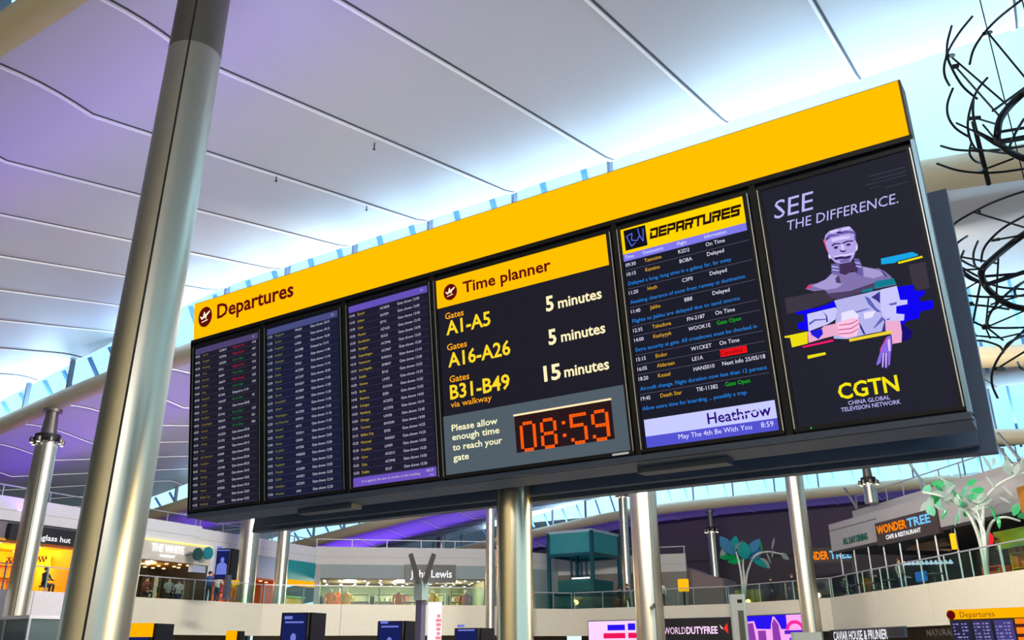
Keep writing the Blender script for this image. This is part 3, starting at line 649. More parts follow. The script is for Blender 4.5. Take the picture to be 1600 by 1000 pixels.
pic('finger_crease', (196, 96, 150), [d2((615, 458), (740, 440), (812, 404), (814, 413), (745, 451), (615, 468)), d2((608, 506), (740, 490), (822, 440), (824, 450), (745, 502), (608, 517)), d2((612, 548), (740, 536), (822, 492), (822, 502), (745, 548), (615, 558))], nx())
pic('yellow_strip', (234, 206, 50), d2((720, 605), (1160, 515), (1165, 550), (725, 634)), nx())
pic('pink_strip', (240, 24, 112), d2((235, 680), (550, 610), (560, 630), (245, 697)), nx())
pic('hanging_hand_print', (136, 106, 222), [d2((1110, 585), (1150, 565), (1165, 660), (1160, 735), (1045, 742), (1050, 690)), d2((1045, 735), (1066, 735), (1050, 850), (1012, 880), (1005, 862)), d2((1066, 735), (1090, 735), (1080, 902), (1060, 902)), d2((1093, 735), (1120, 735), (1115, 907), (1095, 907)), d2((1123, 735), (1156, 730), (1146, 870), (1126, 887))], nx())
pic('hand_light_print', (224, 190, 250), [d2((1120, 620), (1145, 600), (1150, 730), (1132, 730)), d2((1072, 750), (1082, 750), (1074, 890), (1066, 890)), d2((1100, 750), (1112, 750), (1108, 895), (1100, 895))], nx())
pic('red_edge', (220, 40, 110), d2((1098, 600), (1115, 593), (1054, 700), (1046, 740), (1038, 720)), nx())
pic('status_led', (20, 200, 90), disc(6.323, 1.373, .006, 8), .036)


# ------------------------------------------------------------------ mezzanine around the hall
EDGE = [(-36, 6), (-39, 28), (-39.2, 35), (-31, 45.1), (-31, 50.7), (-29.5, 53), (-19, 53.2), (-12.2, 50.3), (-2.9, 37.3), (4, 27.7)]
ZF = 4.0
sl = MB().prism([(x, y, ZF - .45) for x, y in EDGE] + [(40, 27.7, ZF - .45), (40, 96, ZF - .45), (-86, 96, ZF - .45), (-86, 6, ZF - .45)], (0, 0, .43))
struct(sl.build('floor_mezzanine', mat('mezzanine_floor', (150, 146, 140), .4, 0, .08, 2)))['label'] = 'upper gallery floor slab'
def nrm(p, q):
    d = Vector((q[0] - p[0], q[1] - p[1], 0)); L = d.length; d.normalize(); n = Vector((d.y, -d.x, 0))
    if n.dot(Vector((-p[0], -p[1], 0))) < 0: n = -n
    return d, n, L
for i, (p, q) in enumerate(zip(EDGE[:-1], EDGE[1:])):
    d, n, L = nrm(p, q); P = Vector((*p, 0)); Q = Vector((*q, 0))
    segs = [(P, Q, FASW if i in (0,) else FASC)]
    if i == 0:
        C = P + (Q - P) * .93; segs = [(P, C, FASW), (C, Q, FASC)]
    if i == 8:
        C = P + (Q - P) * .04; segs = [(P, Q, FASC)]
    for k, (a, b, m) in enumerate(segs):
        f = MB()
        z0, z1 = 2.42, 4.1
        a = a + n * .03; b = b + n * .03
        f.prism([a + Vector((0, 0, z0)), b + Vector((0, 0, z0)), b - n * .25 + Vector((0, 0, z0)), a - n * .25 + Vector((0, 0, z0))], (0, 0, z1 - z0))
        o = struct(f.build('wall_gallery', m), 'plain gallery front panel')
        g = MB(); nj = int((b - a).length / 4.2)
        for j in range(1, nj):
            c = a + (b - a) * j / nj; g.bar(c + n * .004 + Vector((0, 0, z0)), c + n * .004 + Vector((0, 0, z1)), .03, .02)
        if nj > 1: g.build('panel_joint', mat('panel_joint', (170, 166, 156), .6), o)
    # glass balustrade
    lab = ['far left gallery by the sunglasses shop', 'gallery by the white jewellery shop', 'gallery left of the department store', 'short return left of the glass lift', 'short return below the glass lift', 'gallery below the dark end wall', 'gallery left of the cafe sign', 'gallery in front of the orange lettered cafe', 'gallery at the far right']
    lab = ['far left gallery by the sunglasses shop', 'gallery at the corner left of the turquoise shop', 'gallery in front of the department store', 'short gallery return behind the central post', 'gallery corner below the glass lift', 'gallery below the dark end wall', 'gallery below the small second cafe sign', 'gallery in front of the orange lettered cafe', 'gallery at the far right edge'][i]
    t = thing('glass_balustrade', 'glass balustrade on the ' + lab, 'balustrade', P + Vector((0, 0, 4.1)))
    a, b = P - n * .12, Q - n * .12; np_ = max(2, int(L / 1.9))
    MB().bar(a + Vector((0, 0, 5.12)), b + Vector((0, 0, 5.12)), .07, .05).build('handrail', RAILM, t)
    MB().obox((a + b) / 2 + Vector((0, 0, 4.58)), d * (L / 2), n * .008, (0, 0, .46)).build('glass_panel', BGLASS, t)
    for j in range(np_ + 1):
        c = a + (b - a) * (j + .02) / (np_ + .04); MB().bar(c - n * .03 + Vector((0, 0, 4.1)), c - n * .03 + Vector((0, 0, 5.1)), .06, .05).build('post', RAILM, t)
# lower level shop wall, set back beneath the gallery
LW = mat('lower_shop_wall', (98, 84, 58), .5, 0, .2, .8)
for i, (p, q) in enumerate(zip(EDGE[:-1], EDGE[1:])):
    d, n, L = nrm(p, q); P = Vector((*p, 0)) - n * 1.6 - d * .3; Q = Vector((*q, 0)) - n * 1.6 + d * .3
    f = MB().prism([P, Q, Q - n * .2, P - n * .2], (0, 0, 3.5)); struct(f.build('wall_lower', LW), 'brown lower level shop wall under the gallery')

class VP:
    """vertical plane of a facade: s along it, z up, d towards the hall"""
    def __init__(s, p, q):
        s.p = Vector((*p, 0)); s.q = Vector((*q, 0)); s.d, s.n, s.L = nrm(p, q)
    def hit(s, x, y, off=0.):
        r = ray(x, y); P = s.p + s.n * off
        t = (P - EYE).dot(s.n) / r.dot(s.n); h = EYE + r * t
        return (h - s.p).dot(s.d), h.z
    def w(s, a, z, off=0.): return s.p + s.d * a + s.n * off + Vector((0, 0, z))
    def box(s, mb, a0, z0, a1, z1, d0, d1):
        return mb.obox(s.w((a0 + a1) / 2, (z0 + z1) / 2, (d0 + d1) / 2), s.d * abs(a1 - a0) / 2, s.n * abs(d1 - d0) / 2, (0, 0, abs(z1 - z0) / 2))
    def rect(s, x0, y0, x1, y1, off=0.):
        a0, z1 = s.hit(x0, y0, off); a1, z0 = s.hit(x1, y1, off); return a0, z0, a1, z1
    def text(s, name, m, txt, x0, yb, x1, yt, parent, off=.06, bold=0., extr=.03, fit=True, shear=0., squeeze=1.):
        a0, zb = s.hit(x0, yb, off); a1, _ = s.hit(x1, yb, off); _, zt = s.hit(x0, yt, off)
        return s.text_sz(name, m, txt, a0, zb, a1 - a0 if fit else None, zt - zb, parent, off, bold, extr, shear, squeeze)
    def text_sz(s, name, m, txt, a0, zb, width, cap, parent, off=.06, bold=0., extr=.03, shear=0., squeeze=1.):
        vs, fs = text2d(txt, 0, 0, cap, width=abs(width) if width else None, bold=bold, shear=shear, squeeze=squeeze)
        sg = 1 if s.d.dot(_R) > 0 else -1
        b = MB(); b.flat = True
        F0 = [s.w(a0 + sg * x, zb + y, off) for x, y in vs]; b.add(F0, fs)
        if extr: b.add([p - s.n * extr for p in F0], [tuple(reversed(f)) for f in fs])
        return b.build(name, m, parent)
WARM = emi('warm_spot', (255, 226, 170), 2.2); COOL = emi('cool_spot', (240, 246, 255), 2.4)
def wallbox(name, pl, a0, z0, a1, z1, d0, d1, m, lab=None, parent=None):
    o = pl.box(MB(), a0, z0, a1, z1, d0, d1).build(name, m, parent)
    return o if parent else struct(o, lab)
def shop(pl, a0, a1, ztopx, depth, wall, floor, lamps, lab, ceilm=None, nrow=3, ncol=5, seed=1):
    """open shop interior behind a facade plane"""
    rnd = random.Random(seed)
    wallbox('wall_back', pl, a0, 3.98, a1, ztopx, -depth - .15, -depth, wall, 'back wall of ' + lab)
    for a in (a0, a1): wallbox('wall_side', pl, a - .08, 3.98, a + .08, ztopx, -depth, -.1, wall, 'side wall of ' + lab)
    c = wallbox('ceiling', pl, a0, ztopx, a1, ztopx + .1, -depth, -.1, ceilm or wall, 'ceiling of ' + lab)
    sgn = 1 if a1 > a0 else -1
    for i in range(nrow):
        for j in range(ncol):
            a = a0 + (a1 - a0) * (j + .5 + rnd.uniform(-.25, .25)) / ncol; dd = -depth * (i + .5 + rnd.uniform(-.2, .2)) / nrow
            p = pl.w(a, ztopx - .03, dd)
            MB().lathe([(.10, -.02), (.10, .03)], p, 8).build('downlight', lamps, c)
def cabinet(pl, a, w, h, dep, off, body, shelf_cols, label, cat='shelf', name='display_shelf', rows_=3, seed=0, group=None):
    rnd = random.Random(seed)
    t = thing(name, label, cat, pl.w(a, ZF - .02, off), group=group)
    b = MB(); pl.box(b, a - w / 2, ZF - .02, a + w / 2, ZF + h, off - dep, off - dep + .05)
    for q in (a - w / 2, a + w / 2): pl.box(b, q - .03, ZF - .02, q + .03, ZF + h, off - dep, off)
    b.build('carcass', body, t)
    for r in range(rows_ + 1):
        z = ZF + .05 + (h - .1) * r / rows_; sh = pl.box(MB(), a - w / 2, z, a + w / 2, z + .04, off - dep, off).build('shelf', body, t)
        if r < rows_:
            n = max(2, int(w / .35))
            for k in range(n):
                if rnd.random() < .75:
                    aa = a - w / 2 + w * (k + .5) / n; hh = rnd.uniform(.12, .8 * (h - .1) / rows_)
                    pl.box(MB(), aa - .1, z + .04, aa + .1, z + .04 + hh, off - dep + .1, off - .1).build('packet', rnd.choice(shelf_cols), sh)
    return t
def parapet(pl, a0, a1, z0, z1, m, lab, rail=True, raillab=None, dep=.4):
    o = wallbox('wall_parapet', pl, a0, z0, a1, z1, -dep, 0, m, lab)
    wallbox('panel_joint', pl, a0, z0 + (z1 - z0) * .42, a1, z0 + (z1 - z0) * .44, 0, .006, mat('panel_joint', (170, 166, 156), .6), None, o)
    if rail:
        t = thing('metal_railing', raillab, 'railing', pl.w((a0 + a1) / 2, z1, -.15))
        b = MB(); L = abs(a1 - a0); n = max(2, int(L / 2.4))
        pl.box(MB(), a0, z1 + .50, a1, z1 + .56, -.18, -.12).build('top_rail', RAILM, t)
        for j in range(n + 1):
            a = a0 + (a1 - a0) * (j + .03) / (n + .06); pl.box(MB(), a - .03, z1, a + .03, z1 + .5, -.18, -.12).build('post', RAILM, t)
    return o
WHITEP = mat('white_parapet', (226, 226, 232), .5); GREYP = mat('grey_parapet', (170, 168, 170), .5); BLACKS = mat('black_fascia', (30, 30, 36), .4)
TEALP = mat('turquoise_panel', (20, 150, 160), .4); GLASSBAND = mat('grey_glass_band', (150, 166, 170), .6)
# --- left facade: sunglasses shop and jewellery shop
FL = VP((-40.6, 4), (-44.2, 34))
SGN = lambda pl, x, y: pl.hit(x, y)[0]
zt_ = 8.62; zb_ = 7.52
e0, e1 = SGN(FL, -60, 800), FL.L + .3
parapet(FL, 0, e1, zb_, zt_, WHITEP, 'white upper parapet above the left hand shops', True, 'steel railing on the white parapet above the sunglasses shop')
wallbox('wall_left', FL, 0, 6.55, e1, zb_, -.6, -.25, mat('grey_sofit', (128, 124, 134), .5), 'grey band below the left parapet')
a0 = SGN(FL, 50, 850); a1 = SGN(FL, 126, 850); b0 = SGN(FL, 150, 850)
g0, g1 = SGN(FL, 214, 870), SGN(FL, 327, 880)
wallbox('wall_pier', FL, a1, 3.98, g0, zb_, -.5, -.05, WHITEP, 'white wall between the two left shops')
sg = thing('shop_sign', 'black shop sign with white lettering about sunglasses, upper gallery far left', 'sign', FL.w(a0, 6.55, .1))
q0 = SGN(FL, 12, 840)
FL.box(MB(), q0, 6.62, a1, 7.4, -.2, .1).build('sign_panel', BLACKS, sg)
FL.text('sign_lettering', emi('sign_white', (245, 245, 250), 1.), 'sunglass hut', 47, 841.5, 111, 833, sg, .13, .02, 0)
shop(FL, 0.3, a1, 6.6, 4.5, mat('amber_shop_wall', (255, 176, 40), .6, 0, .2, 1.5), FLOOR, WARM, 'the amber lit sunglasses shop', nrow=3, ncol=9)
ORW = [mat('amber_packet', (190, 110, 20), .5), mat('brown_packet', (90, 50, 20), .5), mat('cream_packet', (240, 220, 170), .5)]
for k, x in enumerate((4, 20, 60, 84, 108)):
    cabinet(FL, 1.6 + (a1 - 2.4) * k / 4, 1.7, 1.9, .5, -3.8, mat('amber_wood', (220, 140, 40), .4), ORW, ['amber shelf at the far left edge of the sunglasses shop', 'amber shelf left of the column in the sunglasses shop', 'amber shelf behind the dark haired person', 'amber shelf in the middle of the sunglasses shop', 'amber shelf at the right end of the sunglasses shop'][k], seed=k, group='sunglasses shop shelves')
st = thing('hanging_banner', 'dark chequered strip hanging across the amber sunglasses shop', 'banner', FL.w(SGN(FL, 86, 863), 5.9, -2))
b = MB(); xa, xb = SGN(FL, 54, 863), SGN(FL, 116, 863)
for j in range(22):
    a = xa + (xb - xa) * j / 22; zz = 5.75 + .012 * j
    FL.box(b, a, zz + (.12 if j % 2 else 0), a + (xb - xa) / 22, zz + .14 + (.12 if j % 2 else 0), -2.02, -1.98)
b.build('chequer_pattern', mat('dark_brown', (60, 26, 14), .6), st)
MB().bar(FL.w(xa, 6.03, -2), FL.w(xb, 6.3, -2), .04).build('hanging_bar', BLACKS, st)
for l_, e, c in ((FL.w(SGN(FL, 85, 870), 6.2, -2.2), 420, (255, 190, 80)), (FL.w(SGN(FL, 10, 870), 6.2, -2.2), 320, (255, 190, 80)), (FL.w(SGN(FL, 270, 880), 6.2, -1.8), 60, (255, 236, 206))):
    light('POINT', 'shop_lamp', l_, l_ - Vector((0, 0, 1)), e, c, shadow_soft_size=.25)
# jewellery shop
sg = thing('shop_sign', 'pale lit shop fascia with white raised letters, left of two round turquoise signs', 'sign', FL.w(g0, 6.5, 0))
FL.box(MB(), g0, 6.42, g1, 7.45, -.25, .05).build('sign_panel', mat('pale_fascia', (214, 208, 198), .5), sg)
FL.text('sign_lettering', emi('sign_glow', (255, 255, 255), 1.3), 'THE WHITE', 237, 860, 288, 848.5, sg, .12, .02, .03)
FL.text('caption_lettering', emi('sign_glow', (255, 255, 255), 1.3), 'COMPANY', 250, 869.5, 274, 865.8, sg, .12, .02, .03)
FL.box(MB(), g0, 7.45, g1, 7.52, -.2, .12).build('light_strip', emi('yellow_light', (255, 236, 120), 1.4), sg)
shop(FL, g0 + .1, g1, 6.4, 4., mat('bronze_shop_wall', (66, 58, 48), .5, 0, .3, 1.2), FLOOR, WARM, 'the bronze shop under the white letters', ceilm=mat('gold_soffit', (220, 150, 50), .4), nrow=3, ncol=7, seed=4)
for k, x in enumerate((232, 252, 272)):
    cabinet(FL, g0 + .9 + (g1 - g0 - 1.8) * k / 2, 1.1, 2.0, .4, -3.4, mat('bronze_wood', (96, 72, 44), .3), [mat('gold_packet', (220, 180, 90), .3), ORW[2], ORW[1]], ['bronze shelf beside the big column in the shop', 'bronze shelf in the middle of the shop under the white letters', 'bronze shelf at the right of the shop under the white letters'][k], seed=10 + k, group='bronze shop shelves')
wallbox('wall_pier', FL, g1, 3.98, SGN(FL, 335, 880), zb_, -.5, -.05, WHITEP, 'white pier right of the bronze shop')
for k, (x, y, c, lb) in enumerate(((308, 866, (10, 66, 70), 'dark green round hanging sign, left of its twin'), (324, 864.3, (8, 128, 140), 'turquoise round hanging sign, right of its darker twin'))):
    a, z = FL.hit(x, y, 1.0); t = thing('round_sign', lb, 'sign', FL.w(a, z - .33, 1.0))
    p = FL.w(a, z, 1.0); e1_ = FL.d; e2_ = Vector((0, 0, 1))
    b = MB(); b.prism([p + (e1_ * cos(2 * pi * i / 24) + e2_ * sin(2 * pi * i / 24)) * .36 for i in range(24)], FL.n * .1); b.build('disc', mat('disc_%d' % k, c, .4), t)
    MB().bar(p, FL.w(a, z, .08), .05).build('bracket', BLACKS, t)
# --- corner facade (blue windows, orange shop, turquoise panel)
FM = VP((-44.2, 34), (-46.1, 45.7)); FJ = VP((-46.1, 45.7), (-37.2, 54.4)); FK = VP((-37.2, 54.4), (-35.2, 61)); FK2 = VP((-35.2, 61), (-25.6, 63.5))
parapet(FM, -.2, FM.L, 7.42, 8.5, WHITEP, 'white upper parapet at the left corner', True, 'steel railing on the parapet behind the board post at left')
m0, m1 = SGN(FM, 412, 880), SGN(FM, 432, 880)
wallbox('wall_corner', FM, 0, 6.0, FM.L, 7.42, -.4, -.1, mat('pale_blue_wall', (176, 190, 220), .4), 'pale wall at the left corner')
shop(FM, 1.9, SGN(FM, 447, 900), 5.95, 4, mat('orange_shop_wall', (196, 92, 50), .5, 0, .3, 1.), FLOOR, WARM, 'the orange corner shop', nrow=2, ncol=5, seed=9)
for k, x in enumerate((345, 415, 427)):
    cabinet(FM, 2.7 + (SGN(FM, 447, 900) - 3.6) * k / 2, 1.2, 1.9, .5, -2.6, mat('orange_wood', (206, 110, 50), .4), [ORW[2], mat('pink_packet', (230, 120, 130), .5), mat('violet_packet', (120, 70, 150), .5)], ['orange shelf behind the yellow shirted person', 'orange shelf just right of the left post', 'orange shelf left of the turquoise panel'][k], seed=20 + k, group='corner shop shelves')
l_ = FM.w(FM.L * .45, 5.6, -1.2); light('POINT', 'shop_lamp', l_, l_ - Vector((0, 0, 1)), 120, (255, 190, 120), shadow_soft_size=.25)
t0, t1 = SGN(FM, 449, 890), FM.L - .1
sg = thing('shop_sign', 'blank turquoise fascia panel left of the department store', 'sign', FM.w(t0, 6, 0))
r = (t0, FM.hit(449, 905)[1], t1, FM.hit(449, 874)[1]); FM.box(MB(), r[0], r[1], r[2], r[3], -.2, .05).build('sign_panel', TEALP, sg)
r = (t0, FM.hit(449, 914)[1], t1, FM.hit(449, 905)[1]); FM.box(MB(), r[0], r[1], r[2], r[3], -.1, .1).build('lit_edge', emi('amber_edge', (255, 176, 20), 1.), sg)
ct = thing('service_counter', 'yellow and green service counter under the turquoise fascia', 'counter', FM.w((t0 + t1) / 2, ZF, -.6))
a_ = t0 + .5; b_ = t1 - .5
FM.box(MB(), a_, ZF - .02, b_, ZF + 1.0, -1.2, -.5).build('front_panel', mat('counter_yellow', (236, 200, 30), .4), ct)
FM.box(MB(), a_ - .1, ZF + 1.0, b_ + .1, ZF + 1.12, -1.25, -.3).build('worktop', mat('counter_green', (40, 180, 30), .4), ct)
parapet(FJ, -.1, FJ.L, 7.36, 8.58, mat('pale_grey_parapet', (206, 206, 206), .5), 'pale parapet above the department store', True, 'steel railing on the parapet above the department store')
parapet(FK, 0, FK.L, 7.36, 8.58, mat('pale_grey_parapet', (206, 206, 206), .5), 'pale parapet behind the central post', True, 'steel railing behind the central post')
wallbox('wall_return', FK, 0, 3.98, FK.L, 7.36, -.3, -.02, GLASSBAND, 'grey wall behind the central post')
parapet(FK2, 0, FK2.L, 7.0, 8.3, mat('pale_grey_parapet', (206, 206, 206), .5), 'pale parapet behind the glass lift', True, 'steel railing behind the glass lift')
wallbox('wall_rear', FK2, 0, 3.98, FK2.L, 7.0, -.3, -.02, mat('lift_wall_grey', (120, 116, 112), .5, 0, .2, .5), 'grey wall behind the glass lift')
wallbox('wall_pier', FJ, 0, 3.98, SGN(FJ, 501, 890), 7.36, -.3, 0, GREYP, 'grey pier between turquoise panel and department store')
j0, j1 = SGN(FJ, 501, 890), FJ.L
wallbox('wall_band', FJ, j0, 6.42, j1, 7.36, -.3, -.02, GLASSBAND, 'grey glass band of the department store')
wallbox('trim_1_band', FJ, j0, 6.34, j1, 6.42, -.3, .05, BLACKS, 'dark line under the department store band')
sg = thing('shop_sign', 'dark department store sign with white lettering, partly behind a V shaped stand', 'sign', FJ.w(SGN(FJ, 670, 897), 6.4, .1))
r = FJ.rect(633, 882, 712, 911, .1); FJ.box(MB(), r[0], r[1], r[2], r[3], 0, .12).build('sign_panel', mat('charcoal_sign', (48, 52, 62), .4), sg)
FJ.text('sign_lettering', emi('sign_white', (245, 245, 250), 1.), 'John Lewis', 641, 902, 706, 890.5, sg, .15, .018, 0)
JB = mat('store_wall', (112, 120, 96), .5, 0, .3, .7)
shop(FJ, .3, j1 - .3, 6.35, 7, JB, FLOOR, COOL, 'the department store', ceilm=mat('store_ceiling', (88, 92, 84), .5), nrow=4, ncol=12, seed=3)
for f_, e in ((.2, 700), (.5, 700), (.8, 560)):
    l_ = FJ.w(FJ.L * f_, 6.0, -2.6); light('POINT', 'shop_lamp', l_, l_ - Vector((0, 0, 1)), e, (255, 236, 190), shadow_soft_size=.3)
JC = [mat('olive_goods', (130, 130, 60), .5), mat('grey_goods', (150, 156, 156), .5), mat('gold_goods', (222, 176, 60), .4), mat('brown_goods', (140, 60, 20), .5)]
jl = ['beside the grey pier', 'behind the orange coats', 'left of the V shaped stand', 'just right of the V shaped stand', 'under the right end of the store sign', 'left of the central post']
for k, x in enumerate((508, 560, 605, 682, 715, 742)):
    cabinet(FJ, 1.4 + (FJ.L - 2.8) * k / 5, 1.5, 1.7, .6, -5.2, mat('store_shelf', (128, 126, 104), .4), JC, 'tall store shelf with mixed goods ' + jl[k], seed=30 + k, group='department store shelves')
def mannequin(pl, x, off, coat, label, h=1.7):
    a = SGN(pl, x, 925); P = pl.w(a, ZF - .02, off)
    t = thing('mannequin', label, 'mannequin', P)
    MB().lathe([(.22, 0), (.22, .03)], P, 14).build('foot_plate', STEELD, t)
    MB().lathe([(.03, .03), (.03, .75)], P, 8).build('stand', STEELD, t)
    cz = h / 1.7
    MB().lathe([(.30, .62 * cz), (.34, .66 * cz), (.26, 1.0 * cz), (.25, 1.1 * cz), (.30, 1.32 * cz), (.27, 1.42 * cz), (.09, 1.5 * cz), (.07, 1.56 * cz)], P, 16).build('coat', coat, t)
    for sg_ in (-1, 1):
        d = pl.d * sg_; MB().tube([P + d * .27 + Vector((0, 0, 1.4 * cz)), P + d * .40 + Vector((0, 0, 1.15 * cz)), P + d * .42 + pl.n * .06 + Vector((0, 0, .85 * cz))], [.09, .075, .06], 8).build('sleeve', coat, t)
    MB().ball(P + Vector((0, 0, 1.66 * cz)), .11, sc=(1, 1, 1.25)).build('head', mat('mannequin_head', (220, 200, 170), .4), t)
OC = mat('orange_coat', (255, 140, 20), .6)
mannequin(FJ, 517, -.8, OC, 'mannequin in an orange coat, leftmost of the three in the department store window')
mannequin(FJ, 530, -1.7, OC, 'mannequin in an orange coat, middle of the three in the store window', 1.8)
mannequin(FJ, 542, -.8, mat('golden_coat', (244, 178, 40), .6), 'mannequin in a golden coat, rightmost of the three')
mannequin(FJ, 625, -1., mat('rust_coat', (196, 96, 20), .6), 'mannequin in a rust coat left of the V shaped stand')
mannequin(FJ, 678, -1., mat('gold_goods', (222, 176, 60), .4), 'mannequin in a gold coat right of the V shaped stand')
mannequin(FJ, 731, -1., mat('brown_goods', (140, 60, 20), .5), 'mannequin in a brown coat near the central post')
# --- dark end wall of the hall and brown band behind the lift
DW = mat('dark_end_wall', (82, 72, 80), .6, 0, .15, .3)
EW = VP((-40, 74), (4, 74))
wallbox('wall_end', EW, -30, 3.98, EW.L + 30, 13.3, -.3, 0, DW, 'dark end wall of the hall')
for x in (1062, 1092, 1152, 1180, 1210):
    a = SGN(EW, x, 850); 
wallbox('wall_end_band', EW, 0, 8.6, EW.L + 30, 8.75, 0, .1, mat('end_wall_line', (60, 52, 62), .6), 'dark horizontal line on the end wall')
ER = VP((-22, 66), (-12.5, 66))
r0 = thing('sloping_canopy', 'pale sloping canopy on the gallery right of the broad column', 'canopy', at(1075, 925, Y=66))
pts = [at(1030, 925, Y=66), at(1130, 925, Y=66), at(1130, 905, Y=66), at(1100, 897, Y=66), at(1062, 884, Y=66), at(1030, 878, Y=66)]
for p in pts[:2]: p.z = ZF
MB().prism(pts, (0, 3, 0)).build('shell', mat('canopy_pink', (160, 138, 140), .6), r0)
b_ = wallbox('wall_orange', FK2, 0.2, 5.6, FK2.L * .2, 6.5, 0, .1, mat('ochre_panel', (176, 110, 40), .5), 'ochre panel left of the glass lift')
# --- glass lift
LF = VP((-33.6, 55.5), (-25, 55.5))
lt = thing('glass_lift', 'turquoise glass lift tower on the gallery, right of the central post', 'lift', (-29.5, 57, ZF))
x0, x1 = LF.hit(857, 840)[0], LF.hit(924, 840)[0]; zT = LF.hit(900, 830)[1]; zM = LF.hit(900, 866)[1]
wx0, wx1 = -33.6 + x0, -33.6 + x1
TG_ = leafglass('teal_glass', (90, 200, 210), .25); TF = mat('teal_frame', (20, 84, 98), .35, .4)
dp = 4.2
for nm, (a, b) in {'upper_glass_front': ((wx0, 55.5, zM), (wx1, 55.56, zT)), 'upper_glass_side': ((wx1 - .06, 55.5, zM), (wx1, 55.5 + dp, zT)), 'upper_glass_rear': ((wx0, 55.5 + dp, zM), (wx1, 55.56 + dp, zT)), 'upper_glass_flank': ((wx0, 55.56, zM), (wx0 + .06, 55.5 + dp, zT))}.items(): MB().box(a, b).build(nm, TG_, lt)
for (x, y) in ((wx0, 55.5), (wx1, 55.5), (wx0, 55.5 + dp), (wx1, 55.5 + dp)): MB().bar((x, y, ZF), (x, y, zT), .22).build('corner_post', TF, lt)
for z in (zT, zM, ZF + 1.3):
    b = MB()
    for p, q in (((wx0, 55.5, z), (wx1, 55.5, z)), ((wx1, 55.5, z), (wx1, 55.5 + dp, z)), ((wx0, 55.5 + dp, z), (wx1, 55.5 + dp, z)), ((wx0, 55.5, z), (wx0, 55.5 + dp, z))): b.bar(p, q, .2)
    b.build('ring_frame', TF if z < zT else mat('pale_cap', (170, 200, 215), .3, .3), lt)
for i in range(1, 5): MB().bar((wx0 + (wx1 - wx0) * .12 * i, 55.5 + dp * .6, ZF), (wx0 + (wx1 - wx0) * .12 * i, 55.5 + dp * .6, zM), .12).build('guide_rail', TF, lt)
MB().box((wx0 + .4, 56, ZF), (wx1 - .3, 56 + dp - 1, ZF + 2.2)).build('lift_car', leafglass('car_glass', (60, 150, 155), .4), lt)
MB().box((wx0 + 1.6, 55.9, ZF + 2.25), (wx1 - .5, 55.98, ZF + 2.33)).build('light_strip', COOL, lt)
MB().box((wx0 + .4, 57.2, zM + .4), (wx0 + 1.3, 58, zM + 1.6)).build('motor_housing', TF, lt)
# --- cafe building on the right
FW = VP((-12.9, 54.4), (4.4, 34.2))
c0 = SGN(FW, 1297, 840)
zW0 = FW.hit(1297, 866)[1]
GW = mat('cafe_grey_wall', (176, 172, 176), .5); GWD = mat('cafe_grey_side', (150, 146, 150), .5)
wallbox('wall_cafe_upper', FW, c0 + .4, 7.2, FW.L + 6, 9.15, -4, -1.4, GW, 'grey sloping looking upper wall of the cafe building')
wallbox('panel_joint', FW, c0 + .4, 8.15, FW.L + 6, 8.19, -1.4, -1.39, GAP, None, bpy.data.objects['wall_cafe_upper'])
wallbox('wall_cafe', FW, c0, 6.85, FW.L + 6, 8.4, -1.4, 0, GW, 'grey front band of the cafe building')
wallbox('panel_joint', FW, c0, 8.0, SGN(FW, 1372, 830), 8.04, 0, .005, GAP, None, bpy.data.objects['wall_cafe'])
wallbox('wall_soffit', FW, c0, 6.7, FW.L + 6, 6.85, -6, -.02, mat('dark_soffit', (56, 50, 54), .6), 'dark underside of the cafe building')
t = thing('metal_railing', 'thin steel railing on top of the cafe building', 'railing', FW.w(c0 + 1, 9.15, -1.6))
FW.box(MB(), c0 + .6, 9.95, c0 + 14, 10.0, -1.65, -1.6).build('top_rail', RAILM, t)
for i in range(9): FW.box(MB(), c0 + .6 + 1.67 * i, 9.15, c0 + .65 + 1.67 * i, 9.96, -1.65, -1.6).build('post', RAILM, t)
for i, x in enumerate((1303, 1412, 1547, 1562)):
    a = SGN(FW, x, 790); t = thing('roof_mast', ['grey slanted rod at the left corner of the cafe roof', 'grey slanted rod above the cafe sign', 'grey slanted rod at upper right of the cafe roof', 'grey upright rod at the right of the cafe roof'][i], 'rod', FW.w(a, 9.15, -1.5))
    MB().bar(FW.w(a, 9.15, -1.45), FW.w(a - .9, 10.6, -1.3), .1).build('rod', RAILM, t); FW.box(MB(), a - .12, 9.15, a + .12, 9.2, -1.6, -1.38).build('foot', STEELD, t)
sg = thing('cafe_sign', 'brown cafe sign with orange and blue letters on the grey building', 'sign', FW.w(SGN(FW, 1420, 830), 6.6, .1))
A0, A1 = SGN(FW, 1373, 835), SGN(FW, 1468, 812); zs0 = FW.hit(1373, 854)[1]; zs1 = FW.hit(1373, 817.5)[1]
FW.box(MB(), A0, zs0, A1, zs1, -.1, .14).build('sign_panel', mat('sign_brown', (66, 52, 54), .5), sg)
hS = zs1 - zs0
OW = emi('cafe_orange', (255, 130, 10), 1.1); BW = emi('cafe_blue', (120, 196, 240), 1.); WS = emi('sign_white', (245, 245, 250), 1.)
wA = A1 - A0
FW.text_sz('orange_lettering', OW, 'WONDER', A0 + wA * .03, zs0 + hS * .50, wA * .51, hS * .34, sg, .17, .03, 0)
FW.text_sz('blue_lettering', BW, 'TREE', A0 + wA * .555, zs0 + hS * .50, wA * .36, hS * .34, sg, .17, .03, 0)
FW.text_sz('white_lettering', WS, 'CAFE & RESTAURANT', A0 + wA * .17, zs0 + hS * .20, wA * .58, hS * .17, sg, .17, .03, 0)
sg = thing('cafe_sign', 'small green lettering on the grey band left of the brown cafe sign', 'sign', FW.w(SGN(FW, 1337, 850), 6.9, .05))
